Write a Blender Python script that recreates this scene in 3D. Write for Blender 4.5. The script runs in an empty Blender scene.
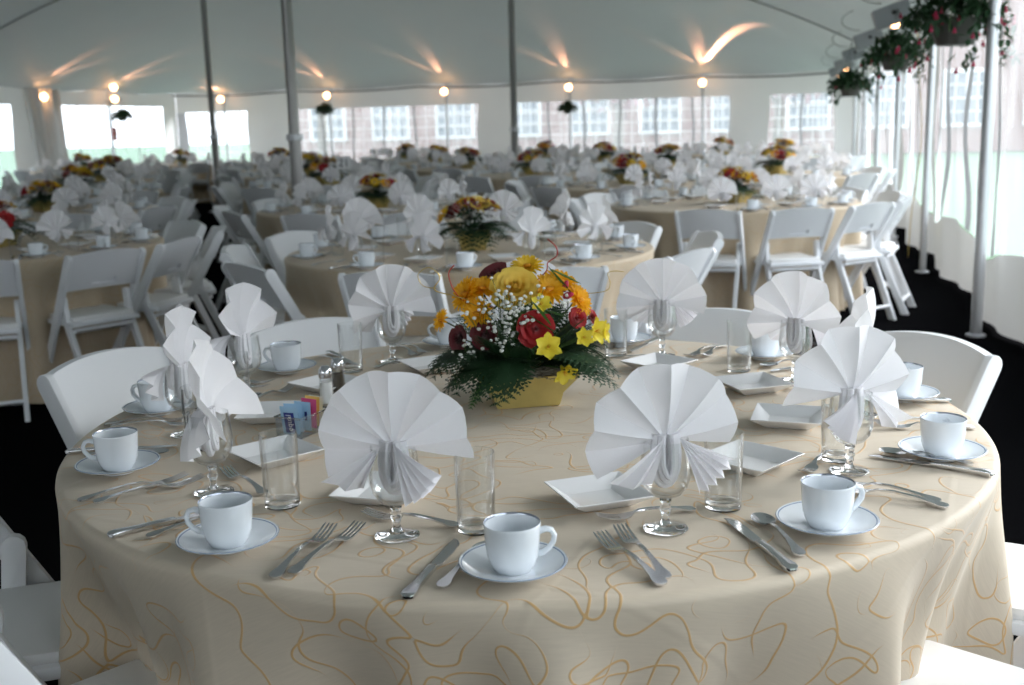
import bpy, bmesh, math, random
from mathutils import Vector, Matrix, noise
PI = math.pi
R = math.radians
random.seed(7)
scene = bpy.context.scene
COL = scene.collection
KIDS = {}

# ------------------------------------------------------------------ helpers
class MB:
    def __init__(s):
        s.v = []; s.f = []; s.m = []
    def add(s, vs, fs, mi=0, mat=None):
        b = len(s.v)
        if mat is not None:
            vs = [mat @ Vector(p) for p in vs]
        s.v.extend([tuple(p) for p in vs])
        s.f.extend([tuple(b + i for i in f) for f in fs])
        s.m.extend([mi] * len(fs))
        return s
    def box(s, c, d, mat=None, mi=0):
        x, y, z = d[0] / 2, d[1] / 2, d[2] / 2
        vs = [Vector((c[0] + i * x, c[1] + j * y, c[2] + k * z)) for i in (-1, 1) for j in (-1, 1) for k in (-1, 1)]
        fs = [(0, 1, 3, 2), (4, 6, 7, 5), (0, 4, 5, 1), (2, 3, 7, 6), (0, 2, 6, 4), (1, 5, 7, 3)]
        return s.add(vs, fs, mi, mat)
    def bar(s, a, b, w, t, up=(0, 0, 1), mi=0):
        """box running from a to b, w along side axis, t along the third axis"""
        a = Vector(a); b = Vector(b); d = (b - a); L = d.length; d.normalize()
        side = d.cross(Vector(up)).normalized(); th = side.cross(d)
        M = Matrix((side, d, th)).transposed().to_4x4(); M.translation = (a + b) / 2
        return s.box((0, 0, 0), (w, L, t), M, mi)
    def lathe(s, prof, n=32, mis=None, mat=None):
        b = []
        vs = []; fs = []; ms = []
        k = len(prof)
        ring = []
        for (r, z) in prof:
            if r < 1e-6:
                ring.append([len(vs)]); vs.append((0, 0, z))
            else:
                ring.append(list(range(len(vs), len(vs) + n)))
                vs += [(r * math.cos(2 * PI * i / n), r * math.sin(2 * PI * i / n), z) for i in range(n)]
        for q in range(k - 1):
            A, B = ring[q], ring[q + 1]
            mi = mis[q] if mis else 0
            for i in range(n):
                j = (i + 1) % n
                if len(A) == 1 and len(B) == 1: continue
                if len(A) == 1: f = (A[0], B[j], B[i])
                elif len(B) == 1: f = (A[i], A[j], B[0])
                else: f = (A[i], A[j], B[j], B[i])
                fs.append(f); ms.append(mi)
        o = len(s.v)
        if mat is not None: vs = [tuple(mat @ Vector(p)) for p in vs]
        s.v += vs; s.f += [tuple(o + i for i in f) for f in fs]; s.m += ms
        return s
    def tube(s, path, r, n=8, closed=False, flat=1.0, mi=0, cap=True):
        P = [Vector(p) for p in path]; k = len(P)
        rs = r if isinstance(r, (list, tuple)) else [r] * k
        up = Vector((0, 0, 1)); base = len(s.v); pn = None
        for i in range(k):
            if closed: t = P[(i + 1) % k] - P[i - 1]
            else: t = P[min(i + 1, k - 1)] - P[max(i - 1, 0)]
            if t.length < 1e-9: t = Vector((0, 0, 1))
            t.normalize()
            if pn is None:
                a = up if abs(t.z) < .95 else Vector((1, 0, 0))
                nn = (a - t * a.dot(t)).normalized()
            else:
                nn = pn - t * pn.dot(t)
                nn = nn.normalized() if nn.length > 1e-6 else pn
            pn = nn; bb = t.cross(nn)
            for j in range(n):
                a = 2 * PI * j / n
                s.v.append(tuple(P[i] + nn * (rs[i] * math.cos(a)) + bb * (rs[i] * flat * math.sin(a))))
        for i in range(k if closed else k - 1):
            A = base + i * n; B = base + ((i + 1) % k) * n
            for j in range(n):
                s.f.append((A + j, A + (j + 1) % n, B + (j + 1) % n, B + j)); s.m.append(mi)
        if cap and not closed:
            s.f.append(tuple(base + j for j in reversed(range(n)))); s.m.append(mi)
            s.f.append(tuple(base + (k - 1) * n + j for j in range(n))); s.m.append(mi)
        return s
    def ball(s, c, r, nu=10, nv=6, sc=(1, 1, 1), mi=0):
        prof = [(max(0, math.sin(PI * i / nv)) * 1.0 if 0 < i < nv else 0.0, -math.cos(PI * i / nv)) for i in range(nv + 1)]
        M = Matrix.Translation(c) @ Matrix.Diagonal((r * sc[0], r * sc[1], r * sc[2], 1))
        return s.lathe(prof, nu, [mi] * nv, M)
    def sheet(s, nu, nv, fn, mi=0, mat=None):
        vs = [fn(i / nu, j / nv) for j in range(nv + 1) for i in range(nu + 1)]
        fs = [(j * (nu + 1) + i, j * (nu + 1) + i + 1, (j + 1) * (nu + 1) + i + 1, (j + 1) * (nu + 1) + i) for j in range(nv) for i in range(nu)]
        return s.add(vs, fs, mi, mat)
    def strip(s, st, mi=0):
        """closed swept strip; stations (x, y, z, width, thickness)"""
        b = len(s.v)
        for (x, y, z, w, t) in st:
            s.v += [(x - w / 2, y, z - t / 2), (x + w / 2, y, z - t / 2), (x + w / 2, y, z + t / 2), (x - w / 2, y, z + t / 2)]
        n = len(st)
        for i in range(n - 1):
            A = b + 4 * i; B = A + 4
            for j in range(4):
                s.f.append((A + j, A + (j + 1) % 4, B + (j + 1) % 4, B + j)); s.m.append(mi)
        s.f.append((b + 3, b + 2, b + 1, b)); e = b + 4 * (n - 1)
        s.f.append((e, e + 1, e + 2, e + 3)); s.m += [mi, mi]
        return s
    def mesh(s, name, mat, smooth=None, bevel=None, fix=False, uv=None):
        me = bpy.data.meshes.new(name)
        me.from_pydata(s.v, [], s.f)
        if bevel or fix:
            bm = bmesh.new(); bm.from_mesh(me)
            if fix:
                bmesh.ops.recalc_face_normals(bm, faces=bm.faces)
            if bevel:
                es = [e for e in bm.edges if len(e.link_faces) == 2 and e.calc_face_angle(0) > .5]
                bmesh.ops.bevel(bm, geom=es, offset=bevel, segments=2, profile=.6, affect='EDGES', clamp_overlap=True)
            bm.to_mesh(me); bm.free()
        mats = mat if isinstance(mat, (list, tuple)) else [mat]
        for m in mats: me.materials.append(m)
        if len(mats) > 1 and not bevel:
            me.polygons.foreach_set('material_index', s.m)
        if uv is not None:
            l = me.uv_layers.new(name='UVMap')
            for lp in me.loops: l.data[lp.index].uv = uv[lp.vertex_index]
        if smooth is not None:
            me.polygons.foreach_set('use_smooth', [True] * len(me.polygons))
            if smooth < 180: me.set_sharp_from_angle(angle=R(smooth))
        me.update()
        return me
    def build(s, name, mat, parent=None, **k):
        return link(name, s.mesh(name, mat, **k), parent)

def link(name, data, parent=None):
    o = bpy.data.objects.new(name, data); COL.objects.link(o)
    if parent is not None:
        o.parent = parent; KIDS.setdefault(parent.name, []).append(o)
    return o
def tag(o, label, cat, group=None, kind=None):
    if label: o['label'] = label
    if cat: o['category'] = cat
    if group: o['group'] = group
    if kind: o['kind'] = kind
    return o
def thing(name, label, cat, loc=(0, 0, 0), rz=0, group=None):
    o = link(name, None); o.empty_display_size = .05
    o.location = loc; o.rotation_euler = (0, 0, rz)
    return tag(o, label, cat, group)
def structure(o):
    o['kind'] = 'structure'; return o
def clone(src, loc, rz, label=None, group=None, parent=None, scale=None):
    c = src.copy(); COL.objects.link(c)
    if parent is None:
        c.location = loc; c.rotation_euler = (0, 0, rz)
        if label: c['label'] = label
        if group: c['group'] = group
        if scale: c.scale = (scale,) * 3
    else:
        c.parent = parent
        KIDS.setdefault(parent.name, []).append(c)
    for k in KIDS.get(src.name, []):
        clone(k, None, None, parent=c)
    return c
def as_mesh(t):
    bpy.context.view_layer.update()
    me = bpy.data.meshes.new_from_object(t.evaluated_get(bpy.context.evaluated_depsgraph_get()))
    n = t.name; par = t.parent; old = t.data; KIDS[par.name].remove(t); bpy.data.objects.remove(t); bpy.data.curves.remove(old)
    return link(n, me, par)
class Stock:
    """first call hands out the original, later calls hand out copies"""
    def __init__(s, src): s.src = src; s.used = False
    def put(s, loc, rz, label, group=None, scale=None):
        if not s.used:
            s.used = True; o = s.src
            o.location = loc; o.rotation_euler = (0, 0, rz); o['label'] = label
            if group: o['group'] = group
            if scale: o.scale = (scale,) * 3
            return o
        o = clone(s.src, loc, rz, label, group, scale=scale)
        if not group and 'group' in o: del o['group']
        if not scale: o.scale = (1, 1, 1)
        return o

# ------------------------------------------------------------------ materials
def mat(name, col, rough=.5, metal=0, spec=.5, sheen=0, trans=0, noise_amt=0, nscale=20, bump=0, bscale=200, coat=0, sss=0):
    m = bpy.data.materials.new(name); m.use_nodes = True
    nt = m.node_tree; b = nt.nodes['Principled BSDF']
    b.inputs['Base Color'].default_value = (*col, 1); b.inputs['Roughness'].default_value = rough
    b.inputs['Metallic'].default_value = metal; b.inputs['Specular IOR Level'].default_value = spec
    b.inputs['Sheen Weight'].default_value = sheen; b.inputs['Coat Weight'].default_value = coat
    tc = nt.nodes.new('ShaderNodeTexCoord')
    if noise_amt:
        n = nt.nodes.new('ShaderNodeTexNoise'); n.inputs['Scale'].default_value = nscale; n.inputs['Detail'].default_value = 3
        nt.links.new(tc.outputs['Object'], n.inputs['Vector'])
        mx = nt.nodes.new('ShaderNodeMix'); mx.data_type = 'RGBA'
        nt.links.new(n.outputs['Fac'], mx.inputs[0])
        mx.inputs[6].default_value = (*[max(0, c * (1 - noise_amt)) for c in col], 1)
        mx.inputs[7].default_value = (*[min(1, c * (1 + noise_amt)) for c in col], 1)
        nt.links.new(mx.outputs[2], b.inputs['Base Color'])
    if bump:
        n = nt.nodes.new('ShaderNodeTexNoise'); n.inputs['Scale'].default_value = bscale; n.inputs['Detail'].default_value = 4
        nt.links.new(tc.outputs['Object'], n.inputs['Vector'])
        bp = nt.nodes.new('ShaderNodeBump'); bp.inputs['Strength'].default_value = bump; bp.inputs['Distance'].default_value = .002
        nt.links.new(n.outputs['Fac'], bp.inputs['Height']); nt.links.new(bp.outputs['Normal'], b.inputs['Normal'])
    if trans:
        out = nt.nodes['Material Output']; t = nt.nodes.new('ShaderNodeBsdfTranslucent'); t.inputs['Color'].default_value = (*col, 1)
        ms = nt.nodes.new('ShaderNodeMixShader'); ms.inputs[0].default_value = trans
        nt.links.new(b.outputs[0], ms.inputs[1]); nt.links.new(t.outputs[0], ms.inputs[2]); nt.links.new(ms.outputs[0], out.inputs[0])
    return m
def glass_mat(name, col=(1, 1, 1), ior=1.5, rough=0):
    m = bpy.data.materials.new(name); m.use_nodes = True; nt = m.node_tree
    b = nt.nodes['Principled BSDF']; b.inputs['Base Color'].default_value = (*col, 1)
    b.inputs['Transmission Weight'].default_value = 1; b.inputs['Roughness'].default_value = rough; b.inputs['IOR'].default_value = ior
    return m
def thin_glass(name, tint=(.985, .99, .99), ior=1.45):
    """a thin wall: straight-through light plus a Fresnel reflection"""
    m = bpy.data.materials.new(name); m.use_nodes = True; nt = m.node_tree
    nt.nodes.remove(nt.nodes['Principled BSDF']); out = nt.nodes['Material Output']
    t = nt.nodes.new('ShaderNodeBsdfTransparent'); t.inputs[0].default_value = (*tint, 1)
    g = nt.nodes.new('ShaderNodeBsdfGlossy'); g.inputs['Roughness'].default_value = .03
    fr = nt.nodes.new('ShaderNodeLayerWeight'); fr.inputs[0].default_value = .5
    pw = nt.nodes.new('ShaderNodeMath'); pw.operation = 'POWER'; pw.inputs[1].default_value = 2.2; nt.links.new(fr.outputs['Facing'], pw.inputs[0])
    mr = nt.nodes.new('ShaderNodeMapRange'); mr.inputs[3].default_value = .035; mr.inputs[4].default_value = .9; nt.links.new(pw.outputs[0], mr.inputs[0])
    ms = nt.nodes.new('ShaderNodeMixShader')
    nt.links.new(mr.outputs[0], ms.inputs[0]); nt.links.new(t.outputs[0], ms.inputs[1]); nt.links.new(g.outputs[0], ms.inputs[2])
    nt.links.new(ms.outputs[0], out.inputs[0])
    return m
def vinyl_mat():
    m = bpy.data.materials.new('clear_vinyl'); m.use_nodes = True; nt = m.node_tree
    nt.nodes.remove(nt.nodes['Principled BSDF']); out = nt.nodes['Material Output']
    t = nt.nodes.new('ShaderNodeBsdfTransparent'); t.inputs[0].default_value = (.94, .97, 1, 1)
    tl = nt.nodes.new('ShaderNodeBsdfTranslucent'); tl.inputs[0].default_value = (.9, .95, 1, 1)
    df = nt.nodes.new('ShaderNodeBsdfPrincipled'); df.inputs['Base Color'].default_value = (.75, .8, .85, 1); df.inputs['Roughness'].default_value = .2
    m1 = nt.nodes.new('ShaderNodeMixShader'); m1.inputs[0].default_value = .2
    m2 = nt.nodes.new('ShaderNodeMixShader')
    tc = nt.nodes.new('ShaderNodeTexCoord'); mp = nt.nodes.new('ShaderNodeMapping'); mp.inputs['Scale'].default_value = (4, 4, .8)
    n = nt.nodes.new('ShaderNodeTexNoise'); n.inputs['Scale'].default_value = 1.6; n.inputs['Detail'].default_value = 4
    rg = nt.nodes.new('ShaderNodeMapRange'); rg.inputs[1].default_value = .3; rg.inputs[2].default_value = .75
    rg.inputs[3].default_value = VIN[0]; rg.inputs[4].default_value = VIN[1]
    L = nt.links.new
    L(tc.outputs['Object'], mp.inputs[0]); L(mp.outputs[0], n.inputs['Vector']); L(n.outputs['Fac'], rg.inputs[0])
    L(tl.outputs[0], m1.inputs[1]); L(df.outputs[0], m1.inputs[2])
    L(rg.outputs[0], m2.inputs[0]); L(t.outputs[0], m2.inputs[1]); L(m1.outputs[0], m2.inputs[2]); L(m2.outputs[0], out.inputs[0])
    return m
VIN = (.15, .32)
def cloth_mat(name, base, line, amt=1.0):
    m = bpy.data.materials.new(name); m.use_nodes = True; nt = m.node_tree; b = nt.nodes['Principled BSDF']; L = nt.links.new
    uv = nt.nodes.new('ShaderNodeUVMap'); uv.uv_map = 'UVMap'
    facs = []
    def mth(op, a, b=None, c=None):
        nd = nt.nodes.new('ShaderNodeMath'); nd.operation = op
        for q, val in enumerate((a, b, c)):
            if val is None: continue
            if isinstance(val, (int, float)): nd.inputs[q].default_value = val
            else: L(val, nd.inputs[q])
        return nd.outputs[0]
    EPS = .0012
    for (off, sc, wd, dist) in (((0, 0, 0), 8.6, .0024, .8), ((7.3, 2.1, 0), 7.6, .0022, 1.0)):
        ns = []
        for (dx, dy) in ((0, 0), (EPS, 0), (0, EPS)):
            mp = nt.nodes.new('ShaderNodeMapping'); mp.inputs['Location'].default_value = (off[0] + dx, off[1] + dy, 0); L(uv.outputs[0], mp.inputs[0])
            n = nt.nodes.new('ShaderNodeTexNoise'); n.noise_dimensions = '2D'; n.inputs['Scale'].default_value = sc
            n.inputs['Detail'].default_value = 0; n.inputs['Distortion'].default_value = dist; L(mp.outputs[0], n.inputs['Vector'])
            ns.append(n.outputs['Fac'])
            if dx == 0 and dy == 0: mp0 = mp
        gx = mth('SUBTRACT', ns[1], ns[0]); gy = mth('SUBTRACT', ns[2], ns[0])
        g = mth('DIVIDE', mth('SQRT', mth('ADD', mth('MULTIPLY', gx, gx), mth('MULTIPLY', gy, gy))), EPS)
        g = mth('MAXIMUM', g, .8)
        d = mth('DIVIDE', mth('ABSOLUTE', mth('SUBTRACT', ns[0], .5)), g)
        k = nt.nodes.new('ShaderNodeTexNoise'); k.noise_dimensions = '2D'; k.inputs['Scale'].default_value = 5.5; k.inputs['Detail'].default_value = 0
        L(mp0.outputs[0], k.inputs['Vector'])
        kr = nt.nodes.new('ShaderNodeMapRange'); kr.interpolation_type = 'SMOOTHSTEP'
        kr.inputs[1].default_value = .30; kr.inputs[2].default_value = .56; L(k.outputs['Fac'], kr.inputs[0])
        wv = mth('MULTIPLY', kr.outputs[0], wd)
        t = mth('DIVIDE', mth('SUBTRACT', wv, d), .0009)
        cl_ = nt.nodes.new('ShaderNodeClamp'); L(t, cl_.inputs[0])
        facs.append(cl_)
    mxm = nt.nodes.new('ShaderNodeMath'); mxm.operation = 'MAXIMUM'; L(facs[0].outputs[0], mxm.inputs[0]); L(facs[1].outputs[0], mxm.inputs[1])
    am = nt.nodes.new('ShaderNodeMath'); am.operation = 'MULTIPLY'; am.inputs[1].default_value = amt; L(mxm.outputs[0], am.inputs[0])
    # woven ground with slight slub
    mp = nt.nodes.new('ShaderNodeMapping'); mp.inputs['Scale'].default_value = (14, 260, 1); L(uv.outputs[0], mp.inputs[0])
    n = nt.nodes.new('ShaderNodeTexNoise'); n.noise_dimensions = '2D'; n.inputs['Scale'].default_value = 1.5; n.inputs['Detail'].default_value = 2; L(mp.outputs[0], n.inputs['Vector'])
    g = nt.nodes.new('ShaderNodeMix'); g.data_type = 'RGBA'; L(n.outputs['Fac'], g.inputs[0])
    g.inputs[6].default_value = (*[c * .93 for c in base], 1); g.inputs[7].default_value = (*[min(1, c * 1.07) for c in base], 1)
    c = nt.nodes.new('ShaderNodeMix'); c.data_type = 'RGBA'; L(am.outputs[0], c.inputs[0]); L(g.outputs[2], c.inputs[6]); c.inputs[7].default_value = (*line, 1)
    L(c.outputs[2], b.inputs['Base Color'])
    rr = nt.nodes.new('ShaderNodeMapRange'); rr.inputs[3].default_value = .62; rr.inputs[4].default_value = .36; L(am.outputs[0], rr.inputs[0]); L(rr.outputs[0], b.inputs['Roughness'])
    b.inputs['Sheen Weight'].default_value = .15; b.inputs['Specular IOR Level'].default_value = .4
    mp = nt.nodes.new('ShaderNodeMapping'); mp.inputs['Rotation'].default_value = (0, 0, R(24)); mp.inputs['Location'].default_value = (.11, .07, 0); L(uv.outputs[0], mp.inputs[0])
    sx = nt.nodes.new('ShaderNodeSeparateXYZ'); L(mp.outputs[0], sx.inputs[0])
    ca_ = mth('PINGPONG', sx.outputs[0], .24); cb_ = mth('PINGPONG', sx.outputs[1], .36)
    cr_ = nt.nodes.new('ShaderNodeMapRange'); cr_.interpolation_type = 'SMOOTHSTEP'; cr_.inputs[1].default_value = 0; cr_.inputs[2].default_value = .012; cr_.inputs[3].default_value = .7; cr_.inputs[4].default_value = 0
    L(mth('MINIMUM', ca_, cb_), cr_.inputs[0])
    wr = nt.nodes.new('ShaderNodeTexNoise'); wr.noise_dimensions = '2D'; wr.inputs['Scale'].default_value = 9; wr.inputs['Detail'].default_value = 2; L(uv.outputs[0], wr.inputs['Vector'])
    hh = mth('ADD', mth('ADD', am.outputs[0], cr_.outputs[0]), mth('MULTIPLY', wr.outputs['Fac'], 2.2))
    bp = nt.nodes.new('ShaderNodeBump'); bp.inputs['Strength'].default_value = .45; bp.inputs['Distance'].default_value = .002
    L(hh, bp.inputs['Height']); L(bp.outputs[0], b.inputs['Normal'])
    return m
def brick_mat():
    m = bpy.data.materials.new('red_brick'); m.use_nodes = True; nt = m.node_tree; b = nt.nodes['Principled BSDF']
    tc = nt.nodes.new('ShaderNodeTexCoord'); mp = nt.nodes.new('ShaderNodeMapping'); mp.inputs['Rotation'].default_value = (PI / 2, 0, 0)
    br = nt.nodes.new('ShaderNodeTexBrick'); br.inputs['Scale'].default_value = 4
    br.inputs['Color1'].default_value = (.22, .105, .10, 1); br.inputs['Color2'].default_value = (.19, .09, .085, 1); br.inputs['Mortar'].default_value = (.22, .2, .19, 1)
    nt.links.new(tc.outputs['Object'], mp.inputs[0]); nt.links.new(mp.outputs[0], br.inputs[0]); nt.links.new(br.outputs[0], b.inputs['Base Color'])
    b.inputs['Roughness'].default_value = .9
    return m
def emis(name, col, st):
    m = bpy.data.materials.new(name); m.use_nodes = True; nt = m.node_tree; b = nt.nodes['Principled BSDF']
    b.inputs['Base Color'].default_value = (*col, 1); b.inputs['Emission Color'].default_value = (*col, 1); b.inputs['Emission Strength'].default_value = st
    return m

M_NAP = mat('napkin_linen', (.86, .85, .875), .85, sheen=.2, bump=.15, bscale=500, trans=.26)
M_CHAIR = mat('white_resin', (.80, .815, .84), .42)
M_PAD = mat('white_vinyl_pad', (.80, .80, .80), .5, bump=.05, bscale=150)
M_CHINA = mat('white_china', (.80, .84, .88), .12, coat=.3)
M_CHINAW = mat('white_porcelain_dish', (.86, .86, .87), .18, coat=.2)
M_BAND = mat('blue_glaze_line', (.22, .30, .45), .2)
M_RIM = mat('platinum_rim', (.42, .45, .52), .15, metal=.8)
M_STEEL = mat('polished_steel', (.72, .72, .73), .16, metal=1)
M_CHROME = mat('chrome', (.75, .75, .78), .08, metal=1)
M_GLASS = glass_mat('clear_glass')
M_TGLASS = thin_glass('thin_glass')
M_CLOTH = cloth_mat('gold_scroll_damask', (.585, .50, .39), (.60, .38, .17))
M_CLOTHF = cloth_mat('gold_scroll_damask_plain', (.56, .455, .325), (.54, .36, .18), .6)
M_CARPET = mat('black_carpet', (.0045, .0045, .005), .95, spec=0, noise_amt=.8, nscale=160, bump=.6, bscale=300)
M_FABRIC = mat('white_tent_fabric', (.76, .76, .75), .7, trans=.08, noise_amt=.04, nscale=2)
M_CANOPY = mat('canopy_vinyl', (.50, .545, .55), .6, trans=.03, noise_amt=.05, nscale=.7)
M_SEAM = mat('canopy_seam', (.35, .37, .37), .7)
M_VINYL = vinyl_mat()
M_MUNT = mat('white_muntin', (.85, .86, .88), .5, trans=.4)
M_GREY = mat('grey_strap', (.42, .43, .46), .7, trans=.15)
M_ALU = mat('aluminium_pole', (.55, .56, .58), .38, metal=.8)
M_POLE = mat('painted_pole', (.34, .33, .32), .32, metal=.6)
M_BOX = mat('grey_housing', (.26, .27, .29), .5)
M_BLACK = mat('black_plastic', (.02, .02, .022), .5)
M_BULB = emis('warm_lamp', (1, .50, .22), 14)
M_GOLD = mat('gold_foil_container', (.66, .54, .20), .35, metal=.45, noise_amt=.12, nscale=40)
M_MOSS = mat('spanish_moss', (.25, .23, .19), .95)
M_FERN = mat('fern_green', (.016, .052, .018), .55, noise_amt=.4, nscale=30, trans=.12)
M_LEAF = mat('leaf_green', (.05, .15, .03), .45, noise_amt=.35, nscale=30, trans=.2)
M_RED = mat('red_petal', (.42, .006, .010), .55, sheen=.3, noise_amt=.25, nscale=40, trans=.15)
M_DRED = mat('dark_red_petal', (.13, .006, .012), .6, sheen=.3, trans=.1)
M_YEL = mat('yellow_petal', (.85, .58, .03), .5, trans=.25, noise_amt=.08)
M_YELP = mat('pale_yellow_petal', (.90, .66, .12), .5, trans=.3, noise_amt=.06)
M_MUM = mat('golden_petal', (.92, .50, .010), .5, trans=.25)
M_MUMC = mat('mum_centre', (.72, .30, .01), .8)
M_ALST = mat('lemon_petal', (.86, .72, .06), .5, trans=.3)
M_PINK = mat('pink_petal', (.62, .04, .10), .5, trans=.2)
M_WHITEF = mat('white_bud', (.85, .86, .82), .7, trans=.2)
M_STEM = mat('green_stem', (.06, .12, .03), .6)
M_WIREG = mat('gold_wire', (.62, .45, .16), .3, metal=.9)
M_WIRER = mat('red_wire', (.45, .03, .02), .35, metal=.4)
M_TERRA = mat('basket_plastic', (.055, .05, .045), .6)
M_FUCH = mat('fuchsia_bloom', (.42, .015, .07), .5, trans=.2)
M_SIGN = mat('red_sign', (.55, .05, .04), .5)
M_WHITE = mat('white_card', (.85, .85, .86), .7)
M_INK = mat('dark_ink', (.03, .03, .04), .7)
M_PBLUE = mat('pale_blue_packet', (.38, .60, .80), .5)
M_NAVY = mat('navy_print', (.015, .03, .22), .5)
M_PPINK = mat('pink_packet', (.80, .10, .28), .5)
M_PYEL = mat('yellow_packet', (.85, .66, .16), .5)
M_SALT = mat('table_salt', (.85, .85, .84), .9)
M_PEPPER = mat('ground_pepper', (.08, .065, .05), .95)
M_YSTRAP = mat('yellow_webbing', (.62, .46, .12), .7)
M_GRASS = mat('lawn_grass', (.035, .10, .042), .95, noise_amt=.3, nscale=.8)
M_BRICK = brick_mat()
M_WINDK = mat('window_glazing', (.08, .11, .15), .15)
M_TRUNK = mat('bark', (.10, .075, .055), .9)
M_PTREE = mat('pink_blossom', (.25, .12, .15), .8)
M_GTREE = mat('spring_leaf', (.10, .16, .07), .8)

# ------------------------------------------------------------------ camera (fitted to the photograph)
F_PX, PITCH, ROLL, CAMH = 1100.0, .19515, .0265, 1.366
cp, sp, cr, sr = math.cos(PITCH), math.sin(PITCH), math.cos(ROLL), math.sin(ROLL)
fw = Vector((0, cp, -sp)); up0 = Vector((0, sp, cp)); rt0 = Vector((1, 0, 0))
rt = rt0 * cr - up0 * sr; up = up0 * cr + rt0 * sr
cd = bpy.data.cameras.new('camera'); cam = bpy.data.objects.new('camera', cd); COL.objects.link(cam)
Mx = Matrix((rt, up, -fw)).transposed().to_4x4(); Mx.translation = (0, 0, CAMH); cam.matrix_world = Mx
cd.sensor_width = 23.6; cd.sensor_fit = 'HORIZONTAL'; cd.lens = F_PX * 23.6 / 1024; cd.clip_start = .05; cd.clip_end = 300
cd.dof.use_dof = True; cd.dof.focus_distance = 1.95; cd.dof.aperture_fstop = 3.3
scene.camera = cam
CAMP = Vector((0, 0, CAMH))
def px_of(p):
    q = Vector(p) - CAMP; w = q.dot(fw)
    return 512 + F_PX * q.dot(rt) / w, 342.5 - F_PX * q.dot(up) / w
def at(x, y, z):
    d = rt * ((x - 512) / F_PX) - up * ((y - 342.5) / F_PX) + fw
    t = (z - CAMH) / d.z
    return CAMP + d * t

# ------------------------------------------------------------------ tent setting
EAVE = 2.30
U = Vector((.2471, .9690, 0))            # along the long side walls, away from the camera
V = Vector((-.9690, .2471, 0))           # across, from the right wall to the left
C0 = Vector((6.96, 22.8, 0))             # far right corner
WID, LEN = 15.2, 34.0
def TP(s, t, z=0):                        # s: from the back wall towards the camera, t: from the right wall
    p = C0 - U * s + V * t
    return Vector((p.x, p.y, z))
fl = MB()
q = [TP(-.1, -.42), TP(-.1, WID + .15), TP(LEN + .1, WID + .15), TP(LEN + .1, -.42)]
fl.add([p for p in q] + [p - Vector((0, 0, .02)) for p in q], [(0, 1, 2, 3), (7, 6, 5, 4), (0, 4, 5, 1), (1, 5, 6, 2), (2, 6, 7, 3), (3, 7, 4, 0)])
floor = structure(fl.build('floor', M_CARPET, fix=True))
gr = MB(); g0 = 90
gr.add([(-g0, -40, -.03), (g0, -40, -.03), (g0, 140, -.03), (-g0, 140, -.03)], [(0, 1, 2, 3)])
structure(gr.build('ground', M_GRASS))

def canopy_h(s, t):
    k = .9
    ds = [s, t, WID - t]
    d = -k * math.log(sum(math.exp(-x / k) for x in ds)) if min(ds) < 6 else min(ds)
    d = max(0, d + k * math.log(2.0) * math.exp(-min(ds) / .8) * 0)
    d = max(0.0, d)
    edge = min(ds)
    if edge <= 0: d = 0
    sag = .05 * math.sin(PI * ((s if edge != s else t) / 3.0)) ** 2 * math.exp(-edge / 1.2)
    return EAVE + 3.1 * (1 - math.exp(-d / 6.2)) - sag
ca = MB(); ns, nt_ = 100, 76
ca.sheet(ns, nt_, lambda a, b: TP(a * LEN, -.2 + b * (WID + .2), canopy_h(a * LEN, max(0, -.2 + b * (WID + .2)))))
ceil = structure(ca.build('ceiling', M_CANOPY, smooth=180))
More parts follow.
